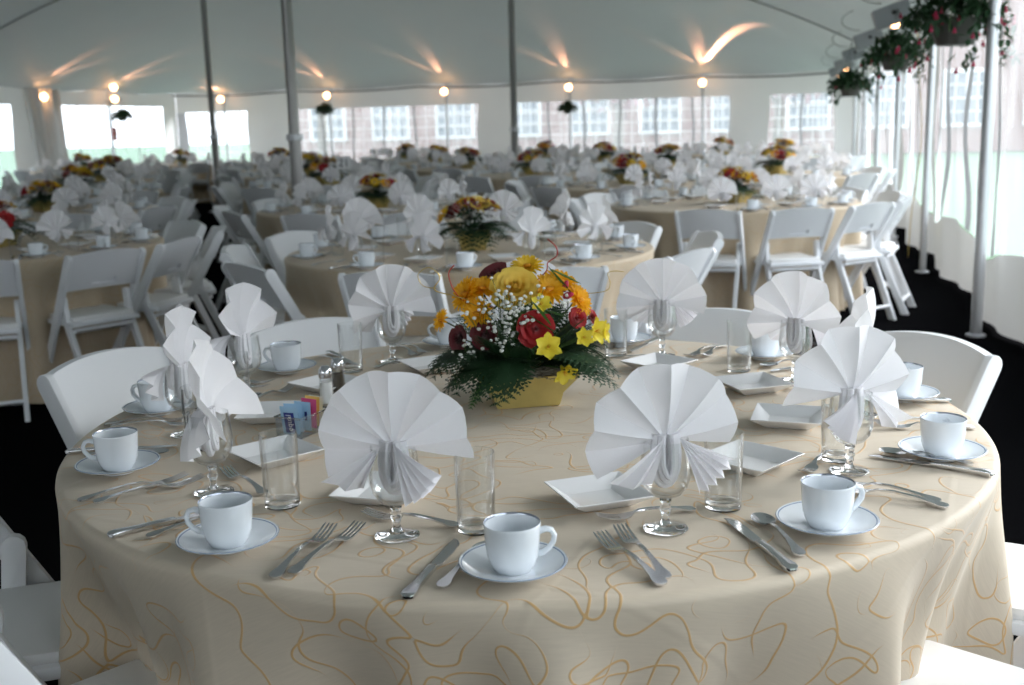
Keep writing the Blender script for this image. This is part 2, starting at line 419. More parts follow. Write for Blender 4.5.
# seams sewn along the canopy (hips and a few panels)
def seam(path):
    m = MB(); m.tube([TP(s, t, canopy_h(s, t) - .012) for (s, t) in path], .016, 6)
    structure(m.build('trim_1', M_SEAM, smooth=180))
for (s_, side_) in ((7.2, 0), (8.2, 1)):
    seam([(s_, (WID - i * .3 - .05) if side_ else (i * .3 + .05)) for i in range(24)])
WINDOW_N = [0]
def side_wall(name, P0, D, N, segs, length, zb, zt, wav=0.02, strapw=.05, phase=0., muntin=None, top=EAVE, bulge=0., strapmat=None, f1=5.1):
    """segs: list of (t0, t1) clear panes along the wall; the rest is fabric. N points outward."""
    def off(t, z):
        low = 1 - z / top
        return wav * math.sin(t * f1 + phase) * (.35 + low) + wav * .35 * math.sin(t * 9.7 + 2 * phase + z * 1.3) * (.2 + low) + bulge * low * low * (math.sin(PI * (t / 3.0)) ** 2)
    def P(t, z):
        p = P0 + D * t + N * off(t, z); return Vector((p.x, p.y, z))
    def edge(t0, z, k):
        return t0 + wav * 1.5 * math.sin(z * 4.6 + k * 1.9 + phase)
    def zbot(t): return zb + wav * 1.6 * math.sin(t * 2.3 + phase)
    fab = MB()
    # lower skirt and upper band as continuous sheets
    nt = max(8, int(length / .06))
    fab.sheet(nt, 4, lambda a, b: P(a * length, .015 + b * (zbot(a * length) - .015)))
    fab.sheet(nt, 3, lambda a, b: P(a * length, zt + b * (top - zt)))
    cur = 0.0; k = 0
    bounds = []
    for (a0, a1) in segs + [(length, length)]:
        # fabric strip from cur to a0
        w = a0 - cur
        if w > .005:
            kk = k; c0, c1 = cur, a0; nn = max(1, int(w / .12))
            first, last = cur == 0.0, a0 == length
            def fn(a, b, c0=c0, c1=c1, kk=kk, first=first, last=last):
                tm = c0 + (c1 - c0) * a; z = zbot(tm) + b * (zt - zbot(tm))
                e0 = c0 if first else edge(c0, z, kk); e1 = c1 if last else edge(c1, z, kk)
                return P(e0 + (e1 - e0) * a, z)
            fab.sheet(nn, 14, fn, 1 if w < .3 else 0)
        if a1 > a0:
            WINDOW_N[0] += 1
            pm = MB(); kk = k; n2 = max(3, int((a1 - a0) / .12))
            def fp(a, b, c0=a0, c1=a1, kk=kk):
                tm = c0 + (c1 - c0) * a; z = zbot(tm) + b * (zt - zbot(tm))
                e0 = edge(c0, z, kk); e1 = edge(c1, z, kk + 1)
                return P(e0 + (e1 - e0) * a, z)
            pm.sheet(n2, 14, fp)
            wo = structure(pm.build('window_%d' % WINDOW_N[0], M_VINYL, smooth=180))
            if muntin:
                mm = MB(); nc, nr, bw = muntin
                for i in range(1, nc):
                    mm.sheet(1, 14, lambda a, b, i=i: fp(i / nc + (a - .5) * bw / (a1 - a0), b) - N * .004)
                for j in range(1, nr):
                    mm.sheet(n2, 1, lambda a, b, j=j: fp(a, j / nr + (b - .5) * bw / (zt - zb)) - N * .004)
                structure(mm.build('window_muntin', M_MUNT, wo))
        cur = a1; k += 1
    o = structure(fab.build(name, [M_FABRIC, strapmat or M_FABRIC], smooth=180))
    return o
def panes(groups, n_or_w, strap):
    out = []
    for (a, b) in groups:
        n = max(1, round((b - a) / n_or_w)); w = (b - a) / n
        for i in range(n): out.append((a + i * w + strap / 2, a + (i + 1) * w - strap / 2))
    return out
def t_back(x):                              # distance along the back wall for a photo column
    k = (x - 512) / F_PX * .986; z0 = 0
    # C0 + V t : X = k * Y(approx)
    return (C0.x - k * C0.y) / (k * V.y - V.x)
tb = [t_back(x) for x in (840, 772, 735, 520, 485, 300, 256, 194)]
side_wall('wall_back', TP(0, -.2), V, U, [(a + .2, b + .2) for (a, b) in panes([(tb[0], tb[1]), (tb[2], tb[3]), (tb[4], tb[5]), (tb[6], min(tb[7], WID - .15))], .80, .05)], WID + .2, .42, 1.84, wav=.012, muntin=(3, 6, .016), strapmat=M_GREY)
def lw(x):
    k = (x - 512) / F_PX * .986; a = TP(0, WID); return (a.x - k * a.y) / (U.x - k * U.y)
side_wall('wall_left', TP(0, WID), -U, V, panes([(lw(172), lw(54)), (lw(22), lw(-40))], .95, .05), LEN, .36, 1.98, wav=.015, phase=1.3, strapmat=M_GREY)
rs = []
for i in range(8):
    rs.append((.35 + i * 3.05, 3.15 + i * 3.05))
side_wall('wall_right', TP(0, -.17), -U, -V, panes(rs, .72, .10), LEN, .44, 2.05, wav=.055, f1=2.6, phase=.4, bulge=.06, strapmat=M_GREY)

side_wall('wall_near', TP(LEN, 0), V, -U, [(1.0, 1.8)], WID, .44, 2.05, wav=.02, phase=.9)

# cord along the back eave
pc = MB(); pts = []
for i in range(61):
    t = WID * i / 60; pts.append(TP(.10, t, EAVE - .05 - .05 * math.sin(PI * (t % 3.05) / 3.05)))
pc.tube(pts, .016, 5)
tag(pc.build('power_cable', M_BLACK, smooth=180), 'black cable looping along the eave over the far windows', 'cable')

# ------------------------------------------------------------------ gathered curtain on the left wall
b = MB(); s0 = lw(47)
b.sheet(60, 16, lambda a, c: TP(s0 + (a - .5) * (.95 - .45 * math.sin(PI * min(1, (1 - c) * 1.0)) * .3) + .35 * (1 - c) * -1 * .5, WID - .16 - .05 * math.sin(a * 46) - .05 * math.sin(a * 17 + c * 2), .03 + c * (EAVE - .05)))
cu = b.build('side_curtain', M_FABRIC, smooth=180)
tag(cu, 'gathered white tent curtain hanging between the far left windows', 'curtain')

# ------------------------------------------------------------------ poles
def side_pole(p, h, label, group, r=.03, name='tent_side_pole'):
    t = thing(name, label, 'pole', p, 0, group)
    MB().lathe([(0, 0), (r, 0), (r, h), (0, h)], 14).build('shaft', M_ALU, t, smooth=40)
    MB().lathe([(0, 0), (.06, 0), (.06, .012), (r + .004, .02)], 14).build('foot_plate', M_ALU, t, smooth=40)
    MB().lathe([(r + .006, 0), (r + .006, .05), (0, .05)], 14, mat=Matrix.Translation((0, 0, h - .06))).build('cap_collar', M_ALU, t, smooth=40)
    return t
RS = []
for y in (6.73, 9.6, 12.5, 15.4, 18.3, 21.0):
    # points on the right wall line for each pole
    s = (C0.y - y) / U.y
    RS.append(s)
names_r = ['first aluminium side pole from the camera along the clear right wall', 'second side pole along the right wall, with the yellow strap', 'third side pole from the camera along the right wall',
           'fourth side pole from the camera along the right wall', 'fifth side pole from the camera along the right wall', 'last side pole on the right wall before the far corner']
for i, s in enumerate(RS):
    side_pole(TP(s, -.03), EAVE - .02, names_r[i], None, .034 if i == 0 else .03)
BX = [(50, 'L'), (120, 'L'), (236, 'B'), (340, 'B'), (455, 'B'), (577, 'B'), (708, 'B')]
BP = []
for x, side in BX:
    if side == 'B':
        BP.append(TP(.14, t_back(x)))
    else:
        k = (x - 512) / F_PX * .986      # left wall point
        a = TP(0, WID - .14); s = (a.x - k * a.y) / (U.x - k * U.y)
        BP.append(TP(s, WID - .14))
ords = ['first', 'second', 'third', 'fourth', 'fifth', 'sixth', 'seventh', 'eighth', 'ninth', 'tenth', 'eleventh', 'twelfth']
for i, p in enumerate(BP):
    side_pole((p.x, p.y, 0), EAVE - .02, 'slim tent pole at the far clear walls, %s from the left' % ords[i], None, .028)
def centre_pole(x, y, r, label):
    s = (C0 - Vector((x, y, 0))).dot(U); t = (Vector((x, y, 0)) - C0).dot(V)
    h = canopy_h(s, t)
    o = thing('tent_centre_pole', label, 'pole', (x, y, 0))
    MB().lathe([(0, 0), (r, 0), (r, 1.30), (r * .86, 1.31), (r * .86, h), (0, h)], 20).build('shaft', M_POLE, o, smooth=40)
    MB().lathe([(r, 1.27), (r + .02, 1.275), (r + .02, 1.33), (r * .86, 1.335)], 20).build('collar', M_ALU, o, smooth=40)
    MB().box((0, 0, .01), (.3, .3, .02)).build('base_plate', M_ALU, o, bevel=.004)
centre_pole(-5.09, 19.48, .058, 'dark slim centre pole standing alone in the left aisle')
centre_pole(-2.08, 11.0, .062, 'thick silver centre pole with a collar, left of the middle')
centre_pole(.13, 18.0, .060, 'centre pole behind the red and yellow flowers, beside the far white panel')

# ------------------------------------------------------------------ lamps
def lamp(p, d_in, label, power=60, housing=True, spread=34):
    """flood lamp clamped to a pole, aimed up at the canopy; d_in points into the tent"""
    o = thing('flood_lamp', label, 'lamp', p)
    d = Vector(d_in).normalized(); side = d.cross(Vector((0, 0, 1)))
    M = Matrix((side, d, Vector((0, 0, 1)))).transposed().to_4x4()
    MB().lathe([(0, -.07), (.03, -.07), (.055, 0), (.062, .05), (.055, .05), (.02, -.02), (0, -.02)], 16,
               mat=M @ Matrix.Translation((0, .10, 0)) @ Matrix.Rotation(-R(60), 4, 'X')).build('reflector', M_BOX, o, smooth=40)
    bq = MB(); c = M @ Vector((0, .135, .02)); bq.ball(c, .072, 14, 8); bq.build('bulb', M_BULB, o, smooth=180)
    MB().bar(M @ Vector((0, -.10, -.02)), M @ Vector((0, .06, -.04)), .03, .02).build('bracket', M_ALU, o)
    return o, Vector(p) + Vector((M @ Vector((0, .2, .10))))
def spot(p, d, power, ang, col=(1, .44, .24), blend=1.0, thin=.16):
    l = bpy.data.lights.new('flood_light', 'SPOT'); l.energy = power; l.color = col; l.spot_size = R(ang); l.spot_blend = blend; l.shadow_soft_size = .03
    o = bpy.data.objects.new('flood_light', l); COL.objects.link(o); o.location = p
    o.rotation_euler = Vector(d).to_track_quat('-Z', 'Y').to_euler(); o.scale = (thin, 1, 1)
LZ = EAVE - .20
for i, p in enumerate(BP):
    side = BX[i][1]
    din = -U if side == 'B' else -V
    zz = LZ
    o, lp = lamp((p.x, p.y, zz), din, 'glowing flood lamp at the far eave, %s from the left' % ords[i])
    w_ = V if side == 'B' else U
    spot(lp, din + w_ * .05 + Vector((0, 0, .95)), 55, 52, thin=.42)
    spot(lp, din * .9 + w_ * .75 + Vector((0, 0, .85)), 42, 44, thin=.34)
    if i == 6: spot(lp, din - V * .42 + Vector((0, 0, .72)), 1000, 50, thin=.17)
p = BP[1]
lamp((p.x, p.y, LZ + .24), -V, 'upper lamp of the stacked pair above the far hanging basket')
# lamps on the right wall near the far corner and nearer the camera
for i, s in enumerate(RS):
    p = TP(s, .14)
    if i in (5, 4, 1):
        o, lp = lamp((p.x, p.y, EAVE - .16), V, ['', 'glowing flood lamp high on the right wall above the nearer fern basket', '', '', 'upper glowing lamp at the far right corner eave', 'lower glowing lamp at the far right corner eave'][i])
        spot(lp, V + Vector((0, 0, .74)), 170, 40, thin=.16)
        spot(lp, V - U * .25 + Vector((0, 0, .74)), 110, 36, thin=.14)
    # grey housing box with looped lead
    o = thing('light_housing', 'grey lamp housing box with looped cable on the right eave, %s from the camera' % ords[i], 'lamp housing', TP(s, .20, EAVE - .05))
    d = V; M = Matrix((U, V, Vector((0, 0, 1)))).transposed().to_4x4()
    b = MB(); b.box((0, .12, -.02), (.20, .30, .17), M @ Matrix.Rotation(R(-18), 4, 'X')); b.build('case', M_BOX, o, bevel=.012)
    b = MB(); b.lathe([(0, 0), (.018, 0), (.018, .02), (0, .02)], 10, mat=M @ Matrix.Translation((-.10, .10, -.04)) @ Matrix.Rotation(-PI / 2, 4, 'Y')); b.build('knob', M_BLACK, o, smooth=40)
    b = MB(); b.tube([M @ Vector((-.05, .20 + .20 * math.sin(a), .04 + .11 * (1 - math.cos(a)))) for a in [PI * 1.25 * k / 16 for k in range(17)]], .006, 6); b.build('lead', M_SEAM, o, smooth=180)
# yellow strap hanging beside the second pole
b = MB(); s = RS[1]
b.sheet(1, 20, lambda a, c: TP(s - .10 - a * .05, .08 + .015 * math.sin(c * 9), .12 + c * 2.05) - V * (.05 * math.sin(PI * c)))
so = b.build('webbing_strap', M_YSTRAP, smooth=180); md = so.modifiers.new('t', 'SOLIDIFY'); md.thickness = .003
tag(so, 'yellow webbing strap hanging beside the second right-hand pole', 'strap')

# ------------------------------------------------------------------ tablecloths
def cloth(name, c, r, zt, seed, m, nth=180, low=.02, detail=True, drop_fold=.06, nf=11, th0=0.0):
    rnd = random.Random(seed)
    ph = [rnd.uniform(0, 2 * PI) for _ in range(6)]
    rows = []
    nr = 26 if detail else 4
    for i in range(1, nr + 1): rows.append(('t', r * i / nr))
    for a in (22, 45, 68, 90): rows.append(('e', a))
    nd = 22 if detail else 10
    for i in range(1, nd + 1): rows.append(('d', (zt - low - .014) * (i / nd) ** 1.15))
    vs = [(0, 0, zt)]; uv = [(0, 0)]
    for (k, val) in rows:
        for j in range(nth):
            th = 2 * PI * j / nth; cth, sth = math.cos(th), math.sin(th)
            fold = -math.cos(nf * (th - th0)) + .42 * math.sin(2 * nf * th + ph[0] + 1.5 * math.sin(3 * th + ph[1])) + .30 * math.sin((nf * 3 + 2) * th + ph[2] + 2 * math.sin(2 * th + ph[5]))
            if k == 't':
                rr = val; z = zt; arc = val
                if detail:
                    x, y = rr * cth, rr * sth
                    z += .0010 * noise.noise(Vector((x * 5, y * 5, seed)))
                    w = rr / r
            elif k == 'e':
                a = R(val); rr = r + .014 * math.sin(a); z = zt - .014 * (1 - math.cos(a)); arc = r + .02 * val / 90
            else:
                f = val / (zt - low)
                amp = drop_fold * math.sin(min(1, f / .55) * PI / 2) ** 1.15
                rr = r + .014 - amp * 1.15 + amp * fold + .05 * f * f
                z = zt - .014 - val; arc = r + .02 + val
                if detail: rr += .006 * noise.noise(Vector((cth * 6, sth * 6, val * 5 + seed)))
            vs.append((rr * cth, rr * sth, z)); uv.append((arc * cth, arc * sth))
    fs = [(0, 1 + j, 1 + (j + 1) % nth) for j in range(nth)]
    for i in range(len(rows) - 1):
        a = 1 + i * nth; b = a + nth
        for j in range(nth):
            j2 = (j + 1) % nth
            fs.append((a + j, b + j, b + j2, a + j2))
    mb = MB(); mb.add(vs, fs)
    me = mb.mesh(name, m, smooth=180, uv=uv)
    o = link(name, me); o.location = c
    return o

# ------------------------------------------------------------------ tableware
def make_napkin(kind, seed, lo=False):
    """fan folded napkin; origin at the foot of the goblet it stands in"""
    rnd = random.Random(seed); mb = MB(); H = .140; RR = .119
    rays = []
    def ray(ang, rad, dep, base=None, oy=0.0):
        a = R(ang)
        b = base or (math.cos(a) * .010, dep * .25, H + math.sin(a) * .008)
        rays.append((Vector(b), Vector((math.cos(a) * rad, dep + oy, H + math.sin(a) * rad))))
    def flush(bend=.0, nr=6, sub=3):
        pts = []
        for i, (b, t) in enumerate(rays):
            pts.append((b, t))
            if i < len(rays) - 1 and sub > 1:
                b2, t2 = rays[i + 1]
                for s in range(1, sub):
                    f = s / sub
                    tt = t.lerp(t2, f); l = (t.lerp(t2, f) - Vector((0, 0, H)))
                    la = ((t - Vector((0, 0, H))).length * (1 - f) + (t2 - Vector((0, 0, H))).length * f)
                    y = tt.y; v2 = Vector((l.x, 0, l.z)); v2 = v2.normalized() * math.sqrt(max(1e-8, la * la - y * y))
                    pts.append((b.lerp(b2, f), Vector((v2.x, y, H + v2.z))))
        n = len(pts)
        def fn(a, c):
            b, t = pts[min(n - 1, int(round(a * (n - 1))))]
            p = b.lerp(t, c); p.y += bend * (c * c - c) * 4
            return tuple(p)
        mb.sheet(n - 1, nr, fn)
        rays.clear()
    # main fan
    if kind in ('fan', 'fan2'):
        a = 206.0; k = 0; base = rnd.uniform(-.004, .004)
        while a > -22:
            ray(a, RR * (1 + rnd.uniform(-.02, .02)), (.014 if k % 2 else -.014) + base + (.02 * ((a - 95) / 110) ** 2))
            a -= 19.5 + rnd.uniform(-1.5, 1.5); k += 1
        flush(.006)
        k = 0; a = -14.0
        while a > -70:                      # tight pleats hanging in front of the glass
            ray(a, .090 - .012 * k / 11, -.042 + (.010 if k % 2 else -.010) - .006, (.011 + .001 * (k % 2), -.026, H + .010))
            a -= 5.2; k += 1
        flush(.006, 4, 1)
        for k, a in enumerate((204, 214, 222, 231, 236)):
            ray(a, .112 - .012 * k, -.03 + (.009 if k % 2 else -.009), (-.012, -.022, H + .008))
        flush(.006, 4, 1)
    elif kind == 'wing':
        for k, a in enumerate(range(178, -2, -18)):
            ray(a, RR * (1.0 + .10 * math.exp(-((a - 95) / 40) ** 2)), (.013 if k % 2 else -.013) + .030 * ((a - 90) / 90) ** 2)
        flush(.01)
        for sgn in (0, 1):
            for k, a in enumerate((2, -9, -20, -32, -45, -58)):
                aa = a if sgn == 0 else 180 - a
                ray(aa, .100 - .006 * k, -.040 + (.011 if k % 2 else -.011), ((.012 if sgn == 0 else -.012), -.024, H + .008))
            flush(.008, 4, 1)
    else:                                   # 'tall': narrower, half closed fan that stands higher
        for k, a in enumerate(range(196, -18, -17)):
            ray(a, RR * (1.02 + .06 * math.exp(-((a - 90) / 30) ** 2)), (.006 if k % 2 else -.006) - .010 + .078 * abs((a - 90) / 100) ** 1.8)
        flush(.012)
        for k, a in enumerate((4, -10, -22, -34, -46, -57, -66)):
            ray(a, .104 - .004 * k, .030 - .011 * k + (.008 if k % 2 else -.008), (.012, .010 - .005 * k, H + .008))
        flush(.008, 4, 1)
        for k, a in enumerate((176, 191, 203, 215, 227, 238, 247)):
            ray(a, .104 - .004 * k, .030 - .011 * k + (.008 if k % 2 else -.008), (-.012, .010 - .005 * k, H + .008))
        flush(.008, 4, 1)
    if kind == 'fan2': mb.v = [(-x, y, z) for (x, y, z) in mb.v]; mb.f = [tuple(reversed(f)) for f in mb.f]
    # rolled loops inside the bowl
    n = 6 if lo else 8
    for (w, zb, y, r) in ((.024, .070, .0, .0062), (.016, .079, -.010, .0055), (.016, .079, .010, .0055), (.007, .088, -.005, .005), (.009, .092, .012, .0045), (.011, .086, -.017, .0045)):
        path = []
        for i in range(11):
            t = i / 10 * 2 - 1
            x = w * math.sin(t * PI / 2) * (1 - .12 * (1 - abs(t))); z = zb + (H + .010 - zb) * abs(t) ** 2.3
            x *= 1 - .35 * max(0, abs(t) - .7) / .3
            path.append((x, y * (1 - .5 * abs(t)), z))
        mb.tube(path, r, n)
    return mb.build('napkin', M_NAP, smooth=32)

def make_goblet(g, lo=False):
    o = thing('goblet', 'x', 'goblet'); n = 14 if lo else 40
    bowl = [(0, .0485), (.012, .0505), (.024, .057), (.0335, .069), (.0385, .086), (.0385, .100), (.0365, .120), (.0345, .1425),
            (.0335, .1425), (.0353, .120), (.0372, .100), (.0372, .0865), (.0322, .0715), (.023, .0605), (.011, .0550), (0, .0540)]
    if lo: bowl = [(.010, .050), (.0335, .069), (.0385, .092), (.0365, .120), (.0345, .1425)]
    MB().lathe(bowl, n).build('bowl', M_TGLASS, o, smooth=60)
    st = [(0, .008), (.0095, .0085), (.0065, .013), (.0055, .020), (.0075, .027), (.0095, .031), (.0075, .036), (.0065, .041), (.009, .046), (0, .0475)]
    MB().lathe(st, 10 if lo else 24).build('stem', g, o, smooth=60)
    ft = [(0, 0), (.0335, .0004), (.0345, .0015), (.033, .003), (.018, .0055), (.0085, .0075), (0, .0076)]
    MB().lathe(ft, n).build('foot', g, o, smooth=60)
    return o
def make_tumbler(g, lo=False):
    if lo: p = [(0, .004), (.0285, .004), (.0305, .125)]
    else: p = [(.0291, .009), (.0312, .124), (.0309, .1255), (.0297, .1255), (.0293, .124), (.0272, .011), (.0291, .009)]
    o = thing('tumbler', 'x', 'glass')
    MB().lathe(p, 14 if lo else 44).build('wall', M_TGLASS, o, smooth=50)
    if not lo: MB().lathe([(0, .0004), (.0255, .0004), (.0284, .002), (.0290, .006), (.0288, .011), (.024, .0128), (0, .0122)], 40).build('base', g, o, smooth=50)
    return o
def make_cup(lo=False):
    o = thing('coffee_cup', 'x', 'cup'); n = 18 if lo else 44
    p = [(0, .003), (.020, .003), (.023, 0), (.026, .0), (.0285, .004), (.0325, .0125), (.0358, .024), (.0378, .042), (.0395, .0705), (.0398, .0735),
         (.0392, .0745), (.0384, .0735), (.0381, .0712), (.0374, .068), (.0362, .042), (.034, .024), (.030, .0125), (.024, .0075), (0, .0065)]
    p = [(r, z * .92) for r, z in p]
    ms = [0] * 18; ms[10] = 1; ms[11] = 1
    MB().lathe(p, n, ms).build('body', [M_CHINA, M_RIM], o, smooth=50)
    pts = [Vector((.0362, 0, .053)), Vector((.046, 0, .0560)), Vector((.054, 0, .0540)), Vector((.0585, 0, .0460)), Vector((.0570, 0, .0365)), Vector((.050, 0, .0275)), Vector((.042, 0, .0220)), Vector((.0335, 0, .0205))]
    MB().tube(pts, [.0048, .0045, .0042, .004, .004, .004, .0045, .005], 8 if not lo else 6, flat=1.5).build('handle', M_CHINA, o, smooth=180)
    return o
def make_saucer(lo=False):
    p = [(0, .0035), (.022, .0035), (.024, 0), (.030, 0), (.0315, .003), (.048, .0085), (.066, .0145), (.0752, .0185), (.0757, .0195), (.0748, .0203),
         (.0725, .0195), (.0708, .0188), (.066, .0170), (.0650, .0166), (.048, .0108), (.030, .0062), (.026, .0062), (0, .0062)]
    ms = [0] * 17; ms[8] = 1; ms[9] = 0; ms[10] = 1; ms[12] = 0
    return MB().lathe(p, 20 if lo else 52, ms).build('saucer', [M_CHINA, M_BAND], smooth=40)
def make_plate():
    mb = MB(); rings = [(.040, 0), (.066, .0185), (.0695, .0215), (.0690, .0232), (.0655, .0215), (.0400, .0045)]
    vs = []; fs = []
    for (h, z) in rings: vs += [(-h, -h, z), (h, -h, z), (h, h, z), (-h, h, z)]
    for i in range(5):
        for j in range(4): fs.append((4 * i + j, 4 * i + (j + 1) % 4, 4 * i + 4 + (j + 1) % 4, 4 * i + 4 + j))
    fs.append((3, 2, 1, 0)); fs.append((20, 21, 22, 23))
    mb.add(vs, fs)
    return mb.build('bread_plate', M_CHINAW, smooth=30, bevel=.0012)
def make_fork(L=.19):
    mb = MB(); k = L / .19
    S = lambda *a: [(x, y * k, z, w, t) for (x, y, z, w, t) in a]
    mb.strip(S((0, -.095, .003, .008, .0025), (0, -.091, .0035, .018, .003), (0, -.082, .0042, .0205, .003), (0, -.068, .0062, .013, .003), (0, -.045, .0095, .0085, .003), (0, -.010, .0125, .0065, .0032),
               (0, .015, .0115, .0062, .003), (0, .026, .008, .009, .0024), (0, .034, .0052, .021, .002), (0, .046, .0035, .0235, .002), (0, .052, .0036, .0235, .002)))
    for i in range(4):
        x = (i - 1.5) * .0065
        mb.strip([(x, .052 * k, .0036, .0042, .0019), (x, .072 * k, .006, .0038, .0018), (x, .090 * k, .0105, .0032, .0016), (x, .096 * k, .0125, .0014, .0012)])
    return mb.build('fork', M_STEEL, smooth=40)
def make_spoon():
    o = None; mb = MB()
    mb.strip([(0, -.080, .003, .008, .0025), (0, -.076, .0035, .017, .003), (0, -.068, .0042, .0195, .003), (0, -.055, .006, .0125, .003), (0, -.032, .0095, .008, .003), (0, .005, .0125, .006, .003), (0, .026, .0105, .006, .003), (0, .036, .0075, .009, .0024)])
    def bowl(a, b):
        th = 2 * PI * a; rr = b
        x = rr * .0175 * math.cos(th); y = .0585 + rr * .0255 * math.sin(th); z = .0085 - .0065 * (1 - rr * rr)
        return (x, y, z)
    mb.sheet(24, 6, bowl)
    mb.sheet(24, 6, lambda a, b: tuple(Vector(bowl(a, b)) - Vector((0, 0, .0014))))
    return mb.build('spoon', M_STEEL, smooth=40)
def make_knife():
    o = thing('knife', 'x', 'knife')
    MB().strip([(0, -.108, .004, .010, .004), (0, -.104, .0045, .019, .006), (0, -.094, .005, .021, .007), (0, -.070, .005, .0135, .007), (0, -.035, .005, .0125, .0075), (0, -.006, .005, .013, .0065), (0, .0, .005, .0115, .005)]).build('handle', M_STEEL, o, smooth=40, bevel=.0012)
    MB().strip([(0, -.001, .004, .0105, .003), (.001, .012, .0035, .0165, .0022), (.0015, .06, .003, .0185, .0018), (.001, .088, .003, .0165, .0016), (-.002, .102, .003, .009, .0014), (-.005, .107, .003, .002, .001)]).build('blade', M_STEEL, o, smooth=40)
    return o

# ------------------------------------------------------------------ folding chair
def make_chair():
    o = thing('folding_chair', 'x', 'chair')
    for sx in (-1, 1):
        x = .203 * sx
        mb = MB(); a = Vector((x, -.235, .79)); b = Vector((x, .215, .0)); d = (b - a).normalized(); nrm = Vector((0, -d.z, d.y))
        w = .022; t = .026
        prof = []
        for k in range(7):
            an = PI * k / 6; prof.append(a + d * (t - t * math.sin(an)) + nrm * (t * math.cos(an)))
        prof += [b - nrm * t, b + nrm * t]
        prof = [Vector((p.x, p.y, max(0, p.z))) for p in prof]
        vs = [p + Vector((-w / 2, 0, 0)) for p in prof] + [p + Vector((w / 2, 0, 0)) for p in prof]; n = len(prof)
        mb.add(vs, [tuple(range(n)), tuple(reversed(range(n, 2 * n)))] + [(i, i + n, (i + 1) % n + n, (i + 1) % n) for i in range(n)])
        mb.build('upright', M_CHAIR, o, smooth=30, bevel=.004, fix=True)
        x = .176 * sx; mb = MB(); path = [Vector((x, -.075, .575)), Vector((x, -.085, .455)), Vector((x, -.285, 0.0))]
        t = .024; w = .024; L_ = []; R_ = []
        for k in range(7):
            an = PI * k / 6; L_.append(Vector((x, -.076 + t * math.cos(an), .552 + t * math.sin(an))))
        prof = L_ + [Vector((x, -.110, .450)), Vector((x, -.311, 0)), Vector((x, -.259, 0)), Vector((x, -.062, .458))]
        vs = [p + Vector((-w / 2, 0, 0)) for p in prof] + [p + Vector((w / 2, 0, 0)) for p in prof]; n = len(prof)
        mb.add(vs, [tuple(range(n)), tuple(reversed(range(n, 2 * n)))] + [(i, i + n, (i + 1) % n + n, (i + 1) % n) for i in range(n)])
        mb.build('rear_leg', M_CHAIR, o, smooth=30, bevel=.004, fix=True)
    # back panel: curved board with a hand slot
    mb = MB(); nx, nz = 12, 8; W = .384; z0, z1 = .600, .785
    def pt(a, b, th):
        x = (a - .5) * W; arch = .012 * (1 - (2 * a - 1) ** 2)
        z = z0 + (z1 - z0) * b + arch * (b * 1.2 + .5)
        y = -.235 + (.79 - z) * .57 * 1.0 + th - .022 * (1 - (2 * a - 1) ** 2)
        return (x, y, z)
    hole = {(i, 1) for i in (4, 5, 6, 7)}
    vs = []; idx = {}
    for s, th in ((0, -.012), (1, .012), (2, .008)):
        for j in range(nz + 1):
            for i in range(nx + 1):
                idx[(s, i, j)] = len(vs); vs.append(pt(i / nx, j / nz, th))
    fs = []
    for j in range(nz):
        for i in range(nx):
            a, b, c, d = (i, j), (i + 1, j), (i + 1, j + 1), (i, j + 1); hl = (i, j) in hole
            fs.append(tuple(idx[(2 if hl else 0, *q)] for q in (a, b, c, d))); fs.append(tuple(idx[(1, *q)] for q in (d, c, b, a)))
            for (p, q_, nb) in ((a, b, (i, j - 1)), (b, c, (i + 1, j)), (c, d, (i, j + 1)), (d, a, (i - 1, j))):
                if not (0 <= nb[0] < nx and 0 <= nb[1] < nz): fs.append((idx[(0, *q_)], idx[(0, *p)], idx[(1, *p)], idx[(1, *q_)]))
                elif hl and nb not in hole: fs.append((idx[(0, *q_)], idx[(0, *p)], idx[(2, *p)], idx[(2, *q_)]))
    used = sorted({k for f in fs for k in f}); rm = {k: n for n, k in enumerate(used)}
    vs = [vs[k] for k in used]; fs = [tuple(rm[k] for k in f) for f in fs]
    mb.add(vs, fs); mb.build('backrest', M_CHAIR, o, smooth=40, fix=True)
    # seat frame, pad, rails
    mb = MB(); mb.box((0, .025, .432), (.375, .40, .026)); mb.build('seat', M_CHAIR, o, smooth=30, bevel=.006)
    mb = MB(); mb.box((0, .032, .455), (.345, .365, .026)); mb.build('seat_pad', M_PAD, o, smooth=40, bevel=.011)
    MB().bar((-.165, -.246, .09), (.165, -.246, .09), .045, .018, up=(0, .4, .9)).build('rear_stretcher', M_CHAIR, o, bevel=.003)
    MB().bar((-.195, .165, .085), (.195, .165, .085), .04, .018, up=(0, -.5, .87)).build('front_stretcher', M_CHAIR, o, bevel=.003)
    MB().bar((-.165, -.135, .395), (.165, -.135, .395), .04, .018, up=(0, .4, .9)).build('seat_rail', M_CHAIR, o, bevel=.003)
    return o

napk = {k: Stock(make_napkin(k, i + 3)) for i, k in enumerate(('fan', 'wing', 'tall', 'fan2'))}
for k in napk: tag(napk[k].src, 'x', 'napkin')
gob = Stock(make_goblet(M_GLASS)); gobf = Stock(make_goblet(M_TGLASS, True))
tum = Stock(make_tumbler(M_GLASS)); tumf = Stock(make_tumbler(M_TGLASS, True))
cup = Stock(make_cup()); cupf = Stock(make_cup(True))
sau = Stock(tag(make_saucer(), 'x', 'saucer')); sauf = Stock(tag(make_saucer(True), 'x', 'saucer'))
pla = Stock(tag(make_plate(), 'x', 'plate'))
frk = Stock(tag(make_fork(), 'x', 'fork')); frs = Stock(tag(make_fork(.165), 'x', 'fork'))
spn = Stock(tag(make_spoon(), 'x', 'spoon')); knf = Stock(make_knife())
chr_ = Stock(make_chair())

